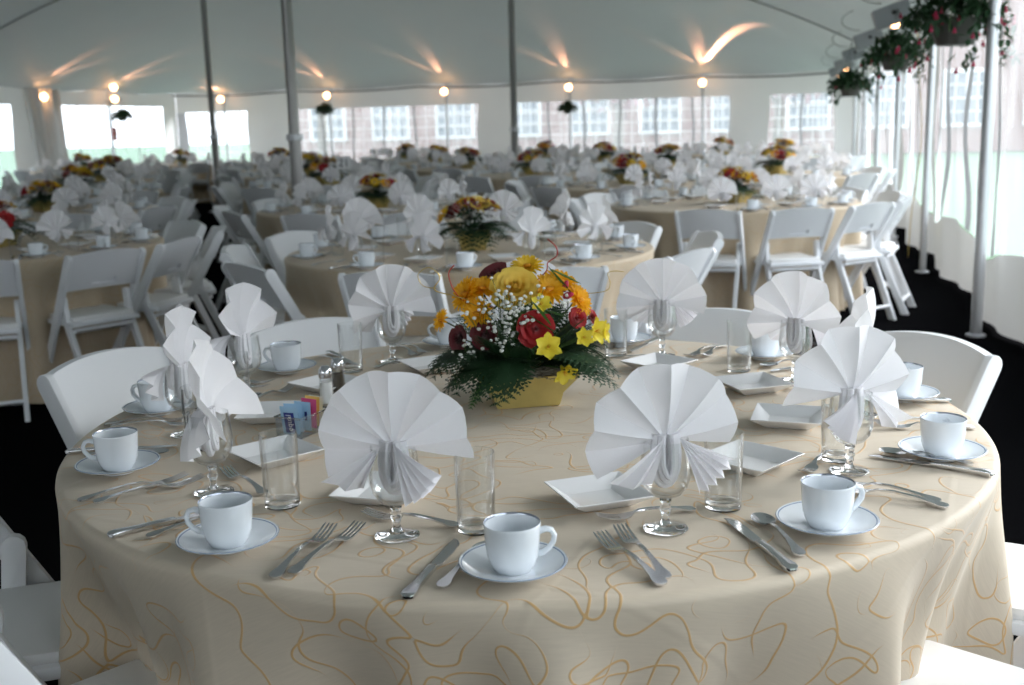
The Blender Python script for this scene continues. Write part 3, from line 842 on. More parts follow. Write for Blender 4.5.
# ------------------------------------------------------------------ nearest table
T1 = Vector((.022, 2.260, 0)); TR = .912; ZT = .755; ZS = ZT + .0012
cl = cloth('tablecloth', (T1.x, T1.y, 0), TR, ZT, 5, M_CLOTH, nth=420, drop_fold=.060, nf=11, th0=R(26))
tag(cl, 'beige tablecloth with gold scrolls over the nearest round table', 'tablecloth')

def polar(c, rad, ang): return Vector((c.x + rad * math.cos(R(ang)), c.y + rad * math.sin(R(ang)), 0))
PL = ['front place left of centre', 'front place right of centre', 'near right-hand place', 'right-hand place with edge-on napkin', 'rear right place nearest the clear wall',
      'rear place just right of the flowers', 'rear place hidden behind the flowers', 'rear place just left of the flowers', 'rear left place beyond the sugar caddy', 'far-left place', 'near-left place']
GA = [-107, -73, -36.6, -4, 23, 57.6, 88, 119.1, 157.9, -175, -141]
CA = [-92, -56.1, -23.1, 8.9, 39.8, 69.1, 104, 136.5, 164.2, -161.3, -123.8]
TA = [-97.3, -62.2, -32.1, 10.7, 35.9, 67.4, 99, 131.1, 159.8 + 7, -165.5, -128.2]
PA = [-116.5, -78.2, -43.6, -10.8, 19.9, 51.5, 83, 114.8, 146.8, 175.4, -151.3]
HANDLE = [5, 15, 60, 60, None, None, None, None, 170, 190, 185]  # image-side of each cup handle, degrees in plan
NK = ['fan', 'fan', 'fan2', 'tall', 'fan2', 'fan2', 'fan', 'fan2', 'wing', 'wing', 'tall']
NR = [6, -4, -34, -10, 20, 10, 0, 0, 6, -6, -38]
SAU = {0: (513, 562), 1: (827, 519), 2: (942, 449), 3: (903, 392), 10: (228, 537), 9: (118, 463), 8: (158, 406), 7: (287, 366)}
rnd = random.Random(11)
on1 = 'on the nearest table'
for k in range(11):
    ga = GA[k]; rz = R(ga) + PI / 2; w = PL[k]
    def S(x, out, z=ZS):
        a = R(ga); p = T1 + Vector((math.cos(a), math.sin(a), 0)) * out + Vector((-math.sin(a), math.cos(a), 0)) * x
        p.z = z; return p
    g = polar(T1, .700, ga); g.z = ZS
    gob.put(g, rz, 'clear stemmed goblet holding the napkin at the %s' % w)
    napk[NK[k]].put(g, rz + R(NR[k]), 'white fan-folded napkin in the goblet at the %s' % w)
    p = polar(T1, .662, TA[k]); p.z = ZS
    tum.put(p, 0, 'empty straight water glass at the %s' % w)
    p = polar(T1, .822, CA[k]); p.z = ZS
    if k in SAU: p = at(SAU[k][0], SAU[k][1], ZS + .016); p.z = ZS
    sau.put(p, rnd.uniform(0, 6), 'white blue-ringed saucer under the cup at the %s' % w)
    h = HANDLE[k]; h = R(h) if h is not None else rz + R(rnd.uniform(-40, 20))
    cup.put(p + Vector((0, 0, .0064)), h, 'white coffee cup with silver rim at the %s' % w)
    p = polar(T1, .548 + rnd.uniform(-.01, .01), PA[k]); p.z = ZS
    pla.put(p, R(PA[k]) + R(rnd.uniform(-14, 14)) + (R(20) if k == 1 else 0), 'empty square white bread plate at the %s' % w)
    j = lambda s: rnd.uniform(-s, s)
    frk.put(S(-.106 + j(.004), .800), rz + R(j(4) + 1), 'outer dinner fork left of the setting at the %s' % w)
    o = frk.put(S(-.077 + j(.003), .783), rz + R(j(3) - 4), 'inner fork closest to the goblet at the %s' % w)
    knf.put(S(.100 + j(.004), .808), rz + R(j(4)), 'table knife right of the setting at the %s' % w)
    spn.put(S(.140 + j(.006), .792), rz + R(j(5) - 3), 'teaspoon beside the knife at the %s' % w)
    frs.put(S(0 + j(.008), .640), rz + PI / 2 + R(j(6)), 'dessert fork lying crosswise at the %s' % w)
# chairs around the nearest table
CH1 = [('left-hand chair pulled to the nearest table, curved back seen from the front', 152, 1.0), ('chair at the right edge of the nearest table, rounded post beside a cup', 26, .94),
       ('chair cut off by the right frame edge, padded seat tucked under', -14, 1.09), ('seat in the bottom right corner against the near tablecloth', -46, 1.0),
       ('chair at the rear right of the nearest table, behind the water glass', 58, .93), ('chair straight behind the flower centrepiece at the nearest table', 91, .93),
       ('chair behind the rear left napkin of the nearest table', 122, .95), ('chair at the left frame edge with its seat against the near tablecloth', -163, .965),
       ('seat in the bottom left corner under the near tablecloth edge', -134, .99)]
CHR = {-14: -30, -46: -44}
for lab, a, r in CH1:
    p = polar(T1, r, a)
    chr_.put(p, R(CHR.get(a, a)) + PI / 2, 'white folding ' + lab)
#PART3
# ------------------------------------------------------------------ flowers
def petal(mb, M, L, W, cup=.3, curl=.0, nu=4, nv=5, tip=.35, mi=0):
    """petal along local +y, face up +z, base at the origin"""
    def fn(a, b):
        u = a * 2 - 1
        w = W * .5 * (math.sin(PI * (b * (1 - tip) + .12) ** .8) ** .8 if b < 1 else math.sin(PI * (1 - tip + .12) ** .8) ** .8)
        if b > .86: w *= math.sqrt(max(0, 1 - ((b - .86) / .16) ** 2))
        y = L * b; z = cup * L * (u * u * .35) + curl * L * b * b
        return (u * w, y, z)
    mb.sheet(nu, nv, fn, mi, M)
def orient(p, d, roll=0.0):
    d = Vector(d).normalized(); q = d.to_track_quat('Z', 'Y')
    return Matrix.Translation(p) @ q.to_matrix().to_4x4() @ Matrix.Rotation(roll, 4, 'Z')
def rose(name, p, d, r, m, parent, seed=0, lo=False):
    rn = random.Random(seed); mb = MB(); M0 = orient(p, d)
    layers = ((3, .24, 86, 1.15), (4, .44, 80, 1.12), (5, .66, 68, 1.0), (5, .86, 56, .95), (5, 1.02, 44, .86)) if not lo else ((3, .5, 74, 1), (5, .95, 48, .9))
    for (n, rad, el, h) in layers:
        for i in range(n):
            a = 2 * PI * i / n + rad * 4 + rn.uniform(-.15, .15); e = R(el + rn.uniform(-6, 6))
            W = 2.4 * r * rad * math.sin(PI / n) * 1.75; Lp = r * (.55 + .75 * rad) * h
            def fn(u, v, a=a, e=e, W=W, Lp=Lp, rad=rad):
                x = (u - .5) * W * (math.sin(PI * (.22 + .66 * v)) ** .6)
                edge = .55 if v > .8 else 0
                y = v * Lp
                yy = y * math.cos(e) + r * .16 * rad; z = y * math.sin(e)
                if v > .7: yy += (v - .7) * Lp * .9 * rad; z -= (v - .7) * Lp * .35 * rad   # rolled lip
                ang = a + x / max(.25 * r, yy + .25 * r * rad)
                rr = yy + .05 * r
                return (rr * math.cos(ang), rr * math.sin(ang), z - r * .55 + r * .25 * (1 - rad))
            mb.sheet(4 if lo else 6, 4 if lo else 6, fn, 0, M0)
    if not lo:
        mb.sheet(30, 3, lambda u, v: ((.05 + .14 * u) * r * math.cos(u * 13), (.05 + .14 * u) * r * math.sin(u * 13), r * (.0 + .55 * v - .1 * u)), 0, M0)
    mb.ball(M0 @ Vector((0, 0, -r * .38)), r * .36, 10, 6)
    return mb.build(name, m, parent, smooth=180)
def daisy(name, p, d, r, m, mc, parent, seed=0, n=20, layers=3, lo=False):
    rn = random.Random(seed); mb = MB(); M0 = orient(p, d)
    for l in range(layers):
        nn = n - 4 * l
        for i in range(nn):
            a = 2 * PI * (i + .5 * l) / nn + rn.uniform(-.1, .1); el = .12 + .30 * l + rn.uniform(-.08, .08)
            M = M0 @ Matrix.Rotation(a, 4, 'Z') @ Matrix.Translation((0, r * .16, .0)) @ Matrix.Rotation(el, 4, 'X')
            petal(mb, M, r * (1 - .17 * l), r * .26, .25, -.06, 2, 3 if lo else 4)
    f = mb.build(name, m, parent, smooth=180)
    if mc is not None:
        c = MB(); c.ball(M0 @ Vector((0, 0, r * .12)), r * .27, 12, 6, (1, 1, .55)); c.build('centre', mc, f, smooth=180)
    return f
def lily(p, d, r, m, parent, seed=0):
    rn = random.Random(seed); mb = MB(); M0 = orient(p, d)
    for i in range(6):
        a = 2 * PI * i / 6 + rn.uniform(-.1, .1)
        M = M0 @ Matrix.Rotation(a, 4, 'Z') @ Matrix.Translation((0, r * .10, -r * .25)) @ Matrix.Rotation(.62 + .12 * (i % 2), 4, 'X')
        petal(mb, M, r * 1.05, r * (.90 if i % 2 else .72), .35, -.18, 4, 6, tip=.28)
    mb.tube([M0 @ Vector((0, 0, -r * .75)), M0 @ Vector((0, 0, -r * .3)), M0 @ Vector((0, 0, -r * .1))], [r * .10, r * .2, r * .16], 8)
    f = mb.build('alstroemeria', m, parent, smooth=180)
    s = MB()
    for i in range(5):
        a = 2 * PI * i / 5
        s.tube([M0 @ Vector((0, 0, -r * .2)), M0 @ Vector((r * .14 * math.cos(a), r * .14 * math.sin(a), r * .3))], r * .018, 4)
    s.build('stamens', M_MUMC, f, smooth=180)
    return f
def leafshape(mb, M, L, W, bend=-.2, mi=0):
    def fn(a, b):
        u = a * 2 - 1; w = W * .5 * math.sin(PI * min(1, b * .96 + .03)) ** .8
        return (u * w, L * b, abs(u) * w * .35 + bend * L * b * b)
    mb.sheet(2, 6, fn, mi, M)
def frond(p, dirxy, L, rise, droop, parent, m=None, n=13, wid=.30):
    mb = MB(); d = Vector((math.cos(dirxy), math.sin(dirxy), 0)); sd = Vector((-d.y, d.x, 0)); P = []
    for i in range(n + 1):
        t = i / n; P.append(Vector(p) + d * (L * t * (1 - .12 * t * abs(droop))) + Vector((0, 0, L * (rise * t - droop * t * t))))
    mb.tube(P, [.0016 * (1 - .7 * i / n) for i in range(n + 1)], 4)
    for i in range(1, n + 1):
        t = i / n; tan = (P[i] - P[i - 1]).normalized(); ll = L * wid * (math.sin(PI * (.16 + .80 * t)) ** .9) * 1.0 + .006
        for s in (-1, 1):
            dd = (sd * s + tan * .55).normalized(); nrm = tan.cross(dd).normalized() * s
            M = Matrix((dd.cross(nrm).normalized() * -1, dd, nrm)).transposed().to_4x4(); M.translation = P[i]
            # pinnate leaflet with a stepped outline
            k = 4; vs = [(0, 0, 0)]; wv = ll * .30 + .0022
            for q in range(1, k + 1):
                b = q / k; w = wv * (1 - b * .8); vs += [(-w, ll * (b - .08), -.10 * ll * b * b), (w, ll * (b - .08), -.10 * ll * b * b), (0, ll * b, -.10 * ll * b * b)]
            fs = []
            for q in range(k):
                a = 0 if q == 0 else 3 * q; e = 3 * q
                fs += [(a, e + 2, e + 3), (a, e + 3, e + 1)]
            mb.add(vs, fs, 0, M)
    return mb.build('fern_frond', m or M_FERN, parent)
def gold_bowl(parent, k=1.0):
    mb = MB(); rings = [(.058, .052, 0), (.060, .054, .004), (.066, .058, .030), (.092, .076, .060), (.096, .080, .068), (.093, .077, .068), (.062, .054, .032), (.056, .050, .012)]
    vs = []; fs = []
    for (hx, hy, z) in rings:
        for (sx, sy) in ((-1, -1), (1, -1), (1, 1), (-1, 1)):
            lift = .006 if hx > .08 else 0
            for dx, dy in ((0, 0),): vs.append((sx * hx * k * 1.18, sy * hy * k, (z + lift) * k))
        # midpoints sag a little between the corners
    n = 4
    for i in range(len(rings) - 1):
        for j in range(4): fs.append((4 * i + j, 4 * i + (j + 1) % 4, 4 * i + 4 + (j + 1) % 4, 4 * i + 4 + j))
    fs.append((3, 2, 1, 0)); e = 4 * (len(rings) - 1); fs.append((e, e + 1, e + 2, e + 3))
    mb.add(vs, fs, 0, Matrix.Rotation(R(10), 4, 'Z'))
    return mb.build('container', M_GOLD, parent, smooth=30, bevel=.0015)
FC = thing('flower_centrepiece', 'red and yellow rose centrepiece with ferns in a gold dish on the nearest table', 'flowers', (.024, 2.395, ZS))
gold_bowl(FC)
rn = random.Random(4)
mo = MB()
for i in range(190):
    x = rn.uniform(-.10, .11); y = rn.uniform(-.078, .06); z = .070 + rn.uniform(0, .022)
    if i > 90: x = rn.uniform(.0, .11); y = rn.uniform(-.08, -.02)
    pts = [Vector((x, y, z))]; hd = rn.uniform(0, 2 * PI)
    for k in range(7):
        hd += rn.uniform(-1.2, 1.2); q = pts[-1] + Vector((math.cos(hd), math.sin(hd), rn.uniform(-.35, .4))) * .010
        q.x = max(-.11, min(.115, q.x)); q.y = max(-.082, min(.07, q.y)); q.z = max(.070, min(.108, q.z)); pts.append(q)
    mo.tube(pts, .0011, 3)
mo.build('moss', M_MOSS, FC)
mo2 = MB(); mo2.ball((0, -.002, .056), .062, 16, 8, (1.30, .90, .34)); mo2.build('foam_mound', M_MOSS, FC, smooth=180)
for i in range(46):                               # skirt of ferns
    a = R(-200 + i * 360 / 46 + rn.uniform(-6, 6)); lo_ = i % 3 == 0
    front = math.sin(a) < -.2
    if front and -.1 < math.cos(a) < .62: continue
    L = rn.uniform(.165, .215)
    p0 = (math.cos(a) * .035, math.sin(a) * .03, .085 + rn.uniform(-.01, .02))
    frond(p0, a + rn.uniform(-.2, .2), L, rn.uniform(.40, .75), rn.uniform(.50, .80), FC)
for i in range(30):                               # short upright fern filling the middle
    a = rn.uniform(0, 2 * PI)
    frond((math.cos(a) * .05, math.sin(a) * .05, .09), a, rn.uniform(.09, .14), rn.uniform(.5, 1.3), rn.uniform(.2, .5), FC)
for p in ((-.150, -.02, .115), (-.07, -.085, .075)):
    frond(p, math.atan2(p[1], p[0]), .075, -.1, .55, FC, M_LEAF if p[0] > -.1 else M_FERN, wid=.22)
base = Vector((0, 0, .07))
def stem_to(p, parent=FC, r=.0018):
    p = Vector(p); m = base.lerp(p, .5) + Vector((0, 0, .01)); MB().tube([base, m, p], r, 5).build('stem', M_STEM, parent, smooth=180)
BLO = []
def D(p, k=.6): return (Vector(p) - Vector((0, .03, .08))).normalized() + Vector((0, -.55, .15)) * k
def fl(kind, p, r, m=None, d=None, seed=0, **k):
    dd = d or D(p)
    stem_to(Vector(p) - Vector(dd).normalized() * r * .5)
    if kind == 'rose': return rose('rose', p, dd, r, m, FC, seed)
    if kind == 'mum': return daisy('chrysanthemum', p, dd, r, m or M_MUM, M_MUMC, FC, seed, **k)
    if kind == 'lily': return lily(p, dd, r, m or M_ALST, FC, seed)
fl('rose', (.027, -.085, .182), .031, M_RED, (.15, -1, .25), 1)
fl('rose', (-.016, -.034, .262), .043, M_YELP, (-.05, -.75, .75), 2)
fl('rose', (-.056, .030, .282), .030, M_DRED, (-.3, -.6, .8), 3)
fl('rose', (-.140, -.035, .155), .023, M_DRED, (-.7, -.7, .2), 4)
fl('rose', (-.082, -.065, .166), .025, M_DRED, (-.3, -1, .2), 5)
fl('rose', (.118, -.05, .196), .019, M_RED, (.5, -.8, .4), 6)
fl('rose', (.155, .0, .19), .014, M_RED, (.8, -.4, .4), 7)
fl('mum', (.014, .035, .300), .033, M_YEL, (0, -.5, .9), 8)
fl('mum', (-.122, -.005, .248), .036, None, (-.7, -.6, .5), 9)
fl('mum', (-.086, -.005, .258), .034, None, (-.2, -.6, .9), 10)
fl('mum', (-.096, -.045, .212), .034, None, (-.5, -1, .3), 11)
fl('mum', (.060, -.03, .258), .036, None, (.2, -.8, .7), 12)
fl('mum', (.085, .015, .265), .036, None, (.3, -.5, .9), 13)
fl('mum', (.124, -.02, .230), .034, None, (.8, -.6, .5), 14)
fl('mum', (-.178, .0, .190), .024, None, (-1, -.6, .5), 15, n=16, layers=2)
fl('lily', (.052, -.118, .148), .030, None, (.15, -1, .45), 16)
fl('lily', (.086, -.118, .092), .028, None, (.35, -.8, -.55), 17)
fl('lily', (.040, -.070, .232), .024, None, (.2, -.8, .7), 18)
fl('lily', (.158, -.060, .168), .030, None, (.9, -.7, .2), 19)
fl('lily', (.130, -.085, .160), .022, None, (.3, -.9, .3), 20)
fl('lily', (.178, -.03, .160), .026, None, (1, -.3, .1), 21)
for (p, d) in (((.095, -.02, .262), (.3, -.6, .9)), ((.10, -.04, .245), (.6, -.7, .3))):
    mb = MB(); M = orient(p, d); mb.lathe([(0, -.016), (.006, -.012), (.008, 0), (.004, .014), (0, .018)], 8, mat=M); mb.build('flower_bud', M_PINK, FC, smooth=180)
for i, (c, sp, nn) in enumerate((((-.045, -.085, .225), .045, 34), ((-.010, -.095, .205), .035, 30), ((-.025, -.075, .240), .045, 30), ((-.035, -.105, .165), .028, 22), ((-.118, -.085, .130), .024, 20), ((-.148, -.085, .095), .020, 16), ((.020, -.065, .238), .035, 18), ((-.085, -.085, .205), .03, 14), ((.098, -.06, .235), .012, 6))):
    mb = MB(); c = Vector(c)
    st = MB()
    for k in range(nn):
        p = c + Vector((rn.gauss(0, sp * .55), rn.gauss(0, .012), rn.gauss(0, sp * .5)))
        mb.ball(p, rn.uniform(.0032, .0052), 6, 4, (1, 1, .85))
        st.tube([c - Vector((0, -.03, .05)), p], .0006, 3)
    o = mb.build('babys_breath_sprig', M_WHITEF, FC, smooth=180)
    st.build('sprig_stems', M_STEM, o)
for i in range(64):                               # broad alstroemeria leaves
    a = rn.uniform(-PI, PI) if i > 24 else rn.uniform(-1.3, .7)
    p = (math.cos(a) * rn.uniform(.03, .09), math.sin(a) * rn.uniform(.02, .07), rn.uniform(.10, .235))
    mb = MB(); M = orient(p, (0, 0, 1)) @ Matrix.Rotation(a - PI / 2 + rn.uniform(-.4, .4), 4, 'Z') @ Matrix.Rotation(rn.uniform(-.1, .9), 4, 'X')
    leafshape(mb, M, rn.uniform(.05, .085), rn.uniform(.014, .022)); mb.build('leaf', M_LEAF, FC, smooth=180)
for (p, a, e, L) in (((.11, -.02, .245), .25, .75, .085), ((.13, -.01, .265), -.1, .35, .075), ((.10, -.06, .20), .0, .2, .09), ((.075, -.09, .17), .1, .5, .08), ((.06, -.10, .19), .4, .8, .07)):
    mb = MB(); M = orient(p, (0, 0, 1)) @ Matrix.Rotation(a - PI / 2, 4, 'Z') @ Matrix.Rotation(e, 4, 'X'); leafshape(mb, M, L, .022, .12); mb.build('leaf', M_LEAF, FC, smooth=180)
def wire(pts, m, r=.0011):
    P = [Vector(p) for p in pts]; out = []
    for i in range(len(P) - 1):
        p0 = P[max(0, i - 1)]; p1 = P[i]; p2 = P[i + 1]; p3 = P[min(len(P) - 1, i + 2)]
        for k in range(6):
            t = k / 6; out.append(.5 * ((2 * p1) + (p2 - p0) * t + (2 * p0 - 5 * p1 + 4 * p2 - p3) * t * t + (3 * p1 - p0 - 3 * p2 + p3) * t ** 3))
    out.append(P[-1]); MB().tube(out, r, 5).build('curly_wire', m, FC, smooth=180)
wire([(-.10, -.03, .235), (-.15, -.02, .248), (-.19, -.02, .262), (-.178, -.02, .285), (-.182, -.02, .300)], M_WIREG, .0014)
wire([(-.185, -.02, .265), (-.215, -.01, .27), (-.225, -.01, .295), (-.20, -.01, .31), (-.175, -.01, .29)], M_WIREG, .0010)
wire([(-.06, -.02, .22), (-.115, -.02, .228), (-.145, -.02, .255), (-.158, -.02, .295), (-.145, -.02, .315)], M_WIRER, .0013)
wire([(.02, .02, .26), (.055, .02, .29), (.06, .02, .31), (.08, .02, .325), (.078, .02, .345), (.06, .02, .362)], M_WIRER, .0013)
wire([(.10, 0, .24), (.18, 0, .245), (.195, 0, .262), (.19, 0, .285), (.205, 0, .29), (.225, 0, .288)], M_WIREG, .0009)

# simpler centrepieces for the tables behind
def make_centre(v):
    rn = random.Random(30 + v); o = thing('flower_centrepiece', 'x', 'flowers')
    gold_bowl(o)
    for i in range(16):
        a = 2 * PI * i / 16 + rn.uniform(-.2, .2)
        frond((math.cos(a) * .04, math.sin(a) * .04, .085), a, rn.uniform(.15, .20), rn.uniform(.3, .7), rn.uniform(.5, .85), o, n=9, wid=.36)
    mb = MB()
    for i in range(70):
        a = rn.uniform(0, 2 * PI); rr = rn.uniform(.02, .13); M = orient((math.cos(a) * rr, math.sin(a) * rr, rn.uniform(.08, .22 - rr * .6)), (0, 0, 1)) @ Matrix.Rotation(a - PI / 2, 4, 'Z') @ Matrix.Rotation(rn.uniform(-.5, .8), 4, 'X')
        leafshape(mb, M, rn.uniform(.05, .08), .02)
    mb.build('foliage', M_FERN, o)
    spec = [('r', M_RED, .036)] * 3 + [('r', M_DRED, .032)] * (2 + 2 * v) + [('r', M_YELP, .042)] + [('d', M_YEL, .036)] * 4 + [('d', M_MUM, .036)] * (5 - v)
    rn.shuffle(spec)
    for i, (k, m, r) in enumerate(spec):
        a = i * 2.4 + v; el = .25 + .72 * ((i * .618 + .2) % 1.0)
        d = Vector((math.cos(a) * math.cos(el * 1.35), math.sin(a) * math.cos(el * 1.35), math.sin(el * 1.35)))
        p = Vector((d.x * .150, d.y * .150, .098 + d.z * .120))
        if k == 'r': rose('rose', p, d, r, m, o, i, True)
        else: daisy('chrysanthemum', p, d, r, m, None, o, i, 14, 2, True)
    mb = MB()
    for i in range(46):
        a = rn.uniform(0, 2 * PI); el = rn.uniform(.2, 1.4); mb.tube([(0, 0, .12), (math.cos(a) * math.cos(el) * .17, math.sin(a) * math.cos(el) * .17, .10 + math.sin(el) * .135)], .0008, 3); mb.ball((math.cos(a) * math.cos(el) * .17, math.sin(a) * math.cos(el) * .17, .10 + math.sin(el) * .135), .005, 5, 4)
    mb.build('babys_breath_sprig', M_WHITEF, o, smooth=180)
    return o
cent = [Stock(make_centre(v)) for v in (0, 1)]

# ------------------------------------------------------------------ salt, pepper, sugar caddy
def shaker(p, fill, label, name):
    o = thing(name, label, 'shaker', p)
    MB().lathe([(0, 0), (.0185, 0), (.0195, .002), (.0165, .03), (.0140, .066), (.0128, .066), (.0150, .03), (.0170, .004), (0, .004)], 12).build('glass_body', M_TGLASS, o, smooth=20)
    MB().lathe([(0, .0045), (.0166, .0045), (.0146, .03), (.0134, .052), (0, .053)], 12).build('filling', fill, o, smooth=60)
    MB().lathe([(.0150, .062), (.0156, .064), (.0156, .074), (.0140, .082), (.0090, .088), (0, .0895)], 24).build('cap', M_CHROME, o, smooth=50)
    return o
p = at(327, 404, ZS); shaker(p, M_SALT, 'glass salt shaker with chrome cap beside the sugar caddy', 'salt_shaker')
p = at(339, 395, ZS); shaker(p, M_PEPPER, 'dark-filled pepper shaker with chrome cap just behind the salt shaker', 'pepper_shaker')
p = at(304, 432, ZS)
cdy = thing('sugar_caddy', 'ribbed glass caddy holding sweetener packets on the nearest table', 'caddy', p, R(-27))
cw, cdp, chh = .060, .098, .040
mb = MB()
for (x, y, sx, sy) in ((0, -cdp / 2, cw, .003), (0, cdp / 2, cw, .003), (-cw / 2, 0, .003, cdp), (cw / 2, 0, .003, cdp)):
    mb.box((x, y, chh / 2 + .002), (sx, sy, chh))
mb.box((0, 0, .002), (cw, cdp, .004)); mb.build('glass_walls', M_TGLASS, cdy)
mb = MB()
for i in range(13):
    y = -cdp / 2 + cdp * (i + .5) / 13
    for x in (-cw / 2 - .0022, cw / 2 + .0022): mb.lathe([(.0022, .002), (.0022, chh - .002)], 6, mat=Matrix.Translation((x, y, 0)))
mb.build('ribs', M_TGLASS, cdy, smooth=180)
mb = MB(); hw, hd = cw / 2 + .002, cdp / 2 + .002
mb.tube([(-hw, -hd, chh + .002), (hw, -hd, chh + .002), (hw, hd, chh + .002), (-hw, hd, chh + .002)], .0020, 6, closed=True); mb.build('rim', M_GLASS, cdy, smooth=180)
def packet(x, y, z, tilt, yaw, m, label, prnt=None, W=.040, Hh=.060, group=None):
    M = cdy_m @ Matrix.Translation((x, y, z)) @ Matrix.Rotation(yaw, 4, 'Z') @ Matrix.Rotation(tilt, 4, 'X')
    o = thing('sweetener_packet', label, 'packet', M.translation, 0, group); o.rotation_euler = M.to_euler()
    def fn(s):
        return lambda a, b: ((a - .5) * W, s * .0016 * math.sin(PI * a) * math.sin(PI * b) ** .5 + s * .0002, b * Hh)
    mb = MB(); mb.sheet(6, 8, fn(-1)); mb.sheet(6, 8, fn(1)); mb.build('sachet', m, o, smooth=180)
    if prnt == 'equal':
        mb = MB(); mb.sheet(4, 6, lambda a, b: (-.0115 + a * .023, -.0022 - .0016 * math.sin(PI * (.21 + .58 * a)), .004 + b * .044)); mb.build('print_panel', M_NAVY, o)
        tc = bpy.data.curves.new('lettering', 'FONT'); tc.body = 'equal'; tc.size = .0175; tc.align_x = 'CENTER'; tc.align_y = 'CENTER'; tc.extrude = .0001
        tc.materials.append(M_WHITE); t = as_mesh(link('lettering', tc, o)); t.location = (0, -.0044, .026); t.rotation_euler = (PI / 2, -PI / 2, 0)
    elif prnt == 'bar':
        mb = MB(); mb.sheet(2, 4, lambda a, b: (-.012 + a * .007, -.0022, .022 + b * .018)); mb.sheet(2, 4, lambda a, b: (.006 + a * .006, -.0022, .022 + b * .018)); mb.build('print_panel', M_NAVY, o)
    elif prnt == 'lines':
        mb = MB()
        for k in range(4): mb.sheet(1, 1, lambda a, b, k=k: (-.010 + k * .006 + a * .0016, -.0022, .016 + b * .03))
        mb.build('print_panel', M_PINK, o)
    return o
cdy_m = Matrix.Translation(p) @ Matrix.Rotation(R(-27), 4, 'Z')
for args in ((-.003, -.034, .005, .16, R(8), M_PBLUE, 'pale blue packet with a navy panel and white lettering in the caddy front', 'equal'),
             (-.008, -.020, .005, .04, R(14), M_PBLUE, 'pale blue packet peeking out behind the lettered packet', 'bar'),
             (.004, -.006, .006, -.02, R(2), M_PBLUE, 'pale blue packet in the middle of the caddy', 'bar'),
             (.008, .008, .009, -.06, R(-4), M_PPINK, 'pink sweetener packet in the middle of the caddy', 'lines'),
             (.006, .020, .011, -.10, R(-6), M_PYEL, 'yellow sweetener packet standing behind the pink packet', None),
             (.002, .036, .008, -.12, R(-8), M_WHITE, 'white sugar packet at the shaker end of the caddy', None)):
    packet(*args)

# ------------------------------------------------------------------ tables behind
def joined(root, name, label, cat, m):
    mb = MB()
    def rec(o, M):
        for k in KIDS.get(o.name, []):
            if k.type == 'MESH': mb.add([tuple(v.co) for v in k.data.vertices], [tuple(f.vertices) for f in k.data.polygons], 0, M @ k.matrix_basis)
            rec(k, M @ k.matrix_basis)
    rec(root, Matrix())
    return tag(mb.build(name, m, smooth=30), label, cat)
chair_far = Stock(joined(chr_.src, 'folding_chair', 'x', 'chair', M_CHAIR))
gob_far = Stock(joined(gobf.src, 'goblet', 'x', 'goblet', M_TGLASS))
cup_far = Stock(joined(cupf.src, 'coffee_cup', 'x', 'cup', M_CHINA))
tum_far = Stock(joined(tumf.src, 'tumbler', 'x', 'glass', M_TGLASS))
clf = cloth('tablecloth', (0, 0, 0), TR, ZT, 9, M_CLOTHF, nth=150, detail=False, drop_fold=.055, nf=10); tag(clf, 'x', 'tablecloth'); clf = Stock(clf)

TABLES = [  # x, y, detail, chair phase, seats, descriptor
    (-.20, 5.56, 2, -70, 10, 'the table just behind the flower centrepiece'),
    (1.68, 8.25, 2, -110, 11, 'the table beside the clear right wall'),
    (-2.96, 6.35, 2, -72, 12, 'the nearest table on the left'),
    (-1.05, 8.75, 2, -107, 10, 'the table before the thick silver pole'),
    (-3.90, 9.30, 2, -60, 10, 'the second table along the left edge'),
    (1.20, 11.1, 1, -95, 10, 'the table behind the wall-side table'),
    (-2.05, 12.6, 1, -80, 10, 'the table right behind the thick silver pole'),
    (2.95, 12.2, 1, -60, 10, 'the second table along the clear right wall'),
    (-4.75, 12.2, 1, -75, 10, 'the third table along the left edge'),
    (.30, 13.75, 0, -90, 10, 'the middle table right of the grey centre pole'),
    (-2.70, 15.4, 0, -70, 10, 'the third table back left of the silver pole'),
    (-.60, 16.6, 0, -100, 10, 'the table in front of the middle centre pole'),
    (2.20, 15.1, 0, -85, 10, 'the table in the fourth row right of centre'),
    (-5.50, 15.1, 0, -65, 10, 'the fourth table along the left edge'),
    (4.15, 16.9, 0, -80, 10, 'the third table along the clear right wall'),
    (1.55, 17.9, 0, -75, 10, 'the table before the far windows right of the middle pole'),
    (-3.45, 18.2, 0, -95, 10, 'the table right of the lone aisle pole'),
    (-6.40, 18.1, 0, -60, 10, 'the table left of the lone aisle pole'),
    (-1.25, 19.6, 0, -90, 10, 'the far table left of the middle pole'),
    (3.85, 19.8, 0, -70, 10, 'the far table near the right back corner'),
    (.75, 20.8, 0, -85, 10, 'the last table before the middle windows'),
    (-2.00, 22.3, 0, -80, 10, 'the last table before the left-middle windows'),
    (-4.35, 21.3, 0, -75, 10, 'the last table behind the lone aisle pole'),
    (-6.60, 22.6, 0, -95, 10, 'the last table at the far left corner'),
    (-7.9, 20.6, 0, -50, 10, 'the table against the far left wall'),
]
ordn = ['first', 'second', 'third', 'fourth', 'fifth', 'sixth', 'seventh', 'eighth', 'ninth', 'tenth', 'eleventh', 'twelfth']
rnd = random.Random(77)
def num_place(items, tname, left):
    """items: (point, callable(label, group)); names them by order across the picture"""
    vis = sorted(items, key=lambda q: px_of(q[0])[0], reverse=not left)
    for i, (p, fn) in enumerate(vis): fn(i)
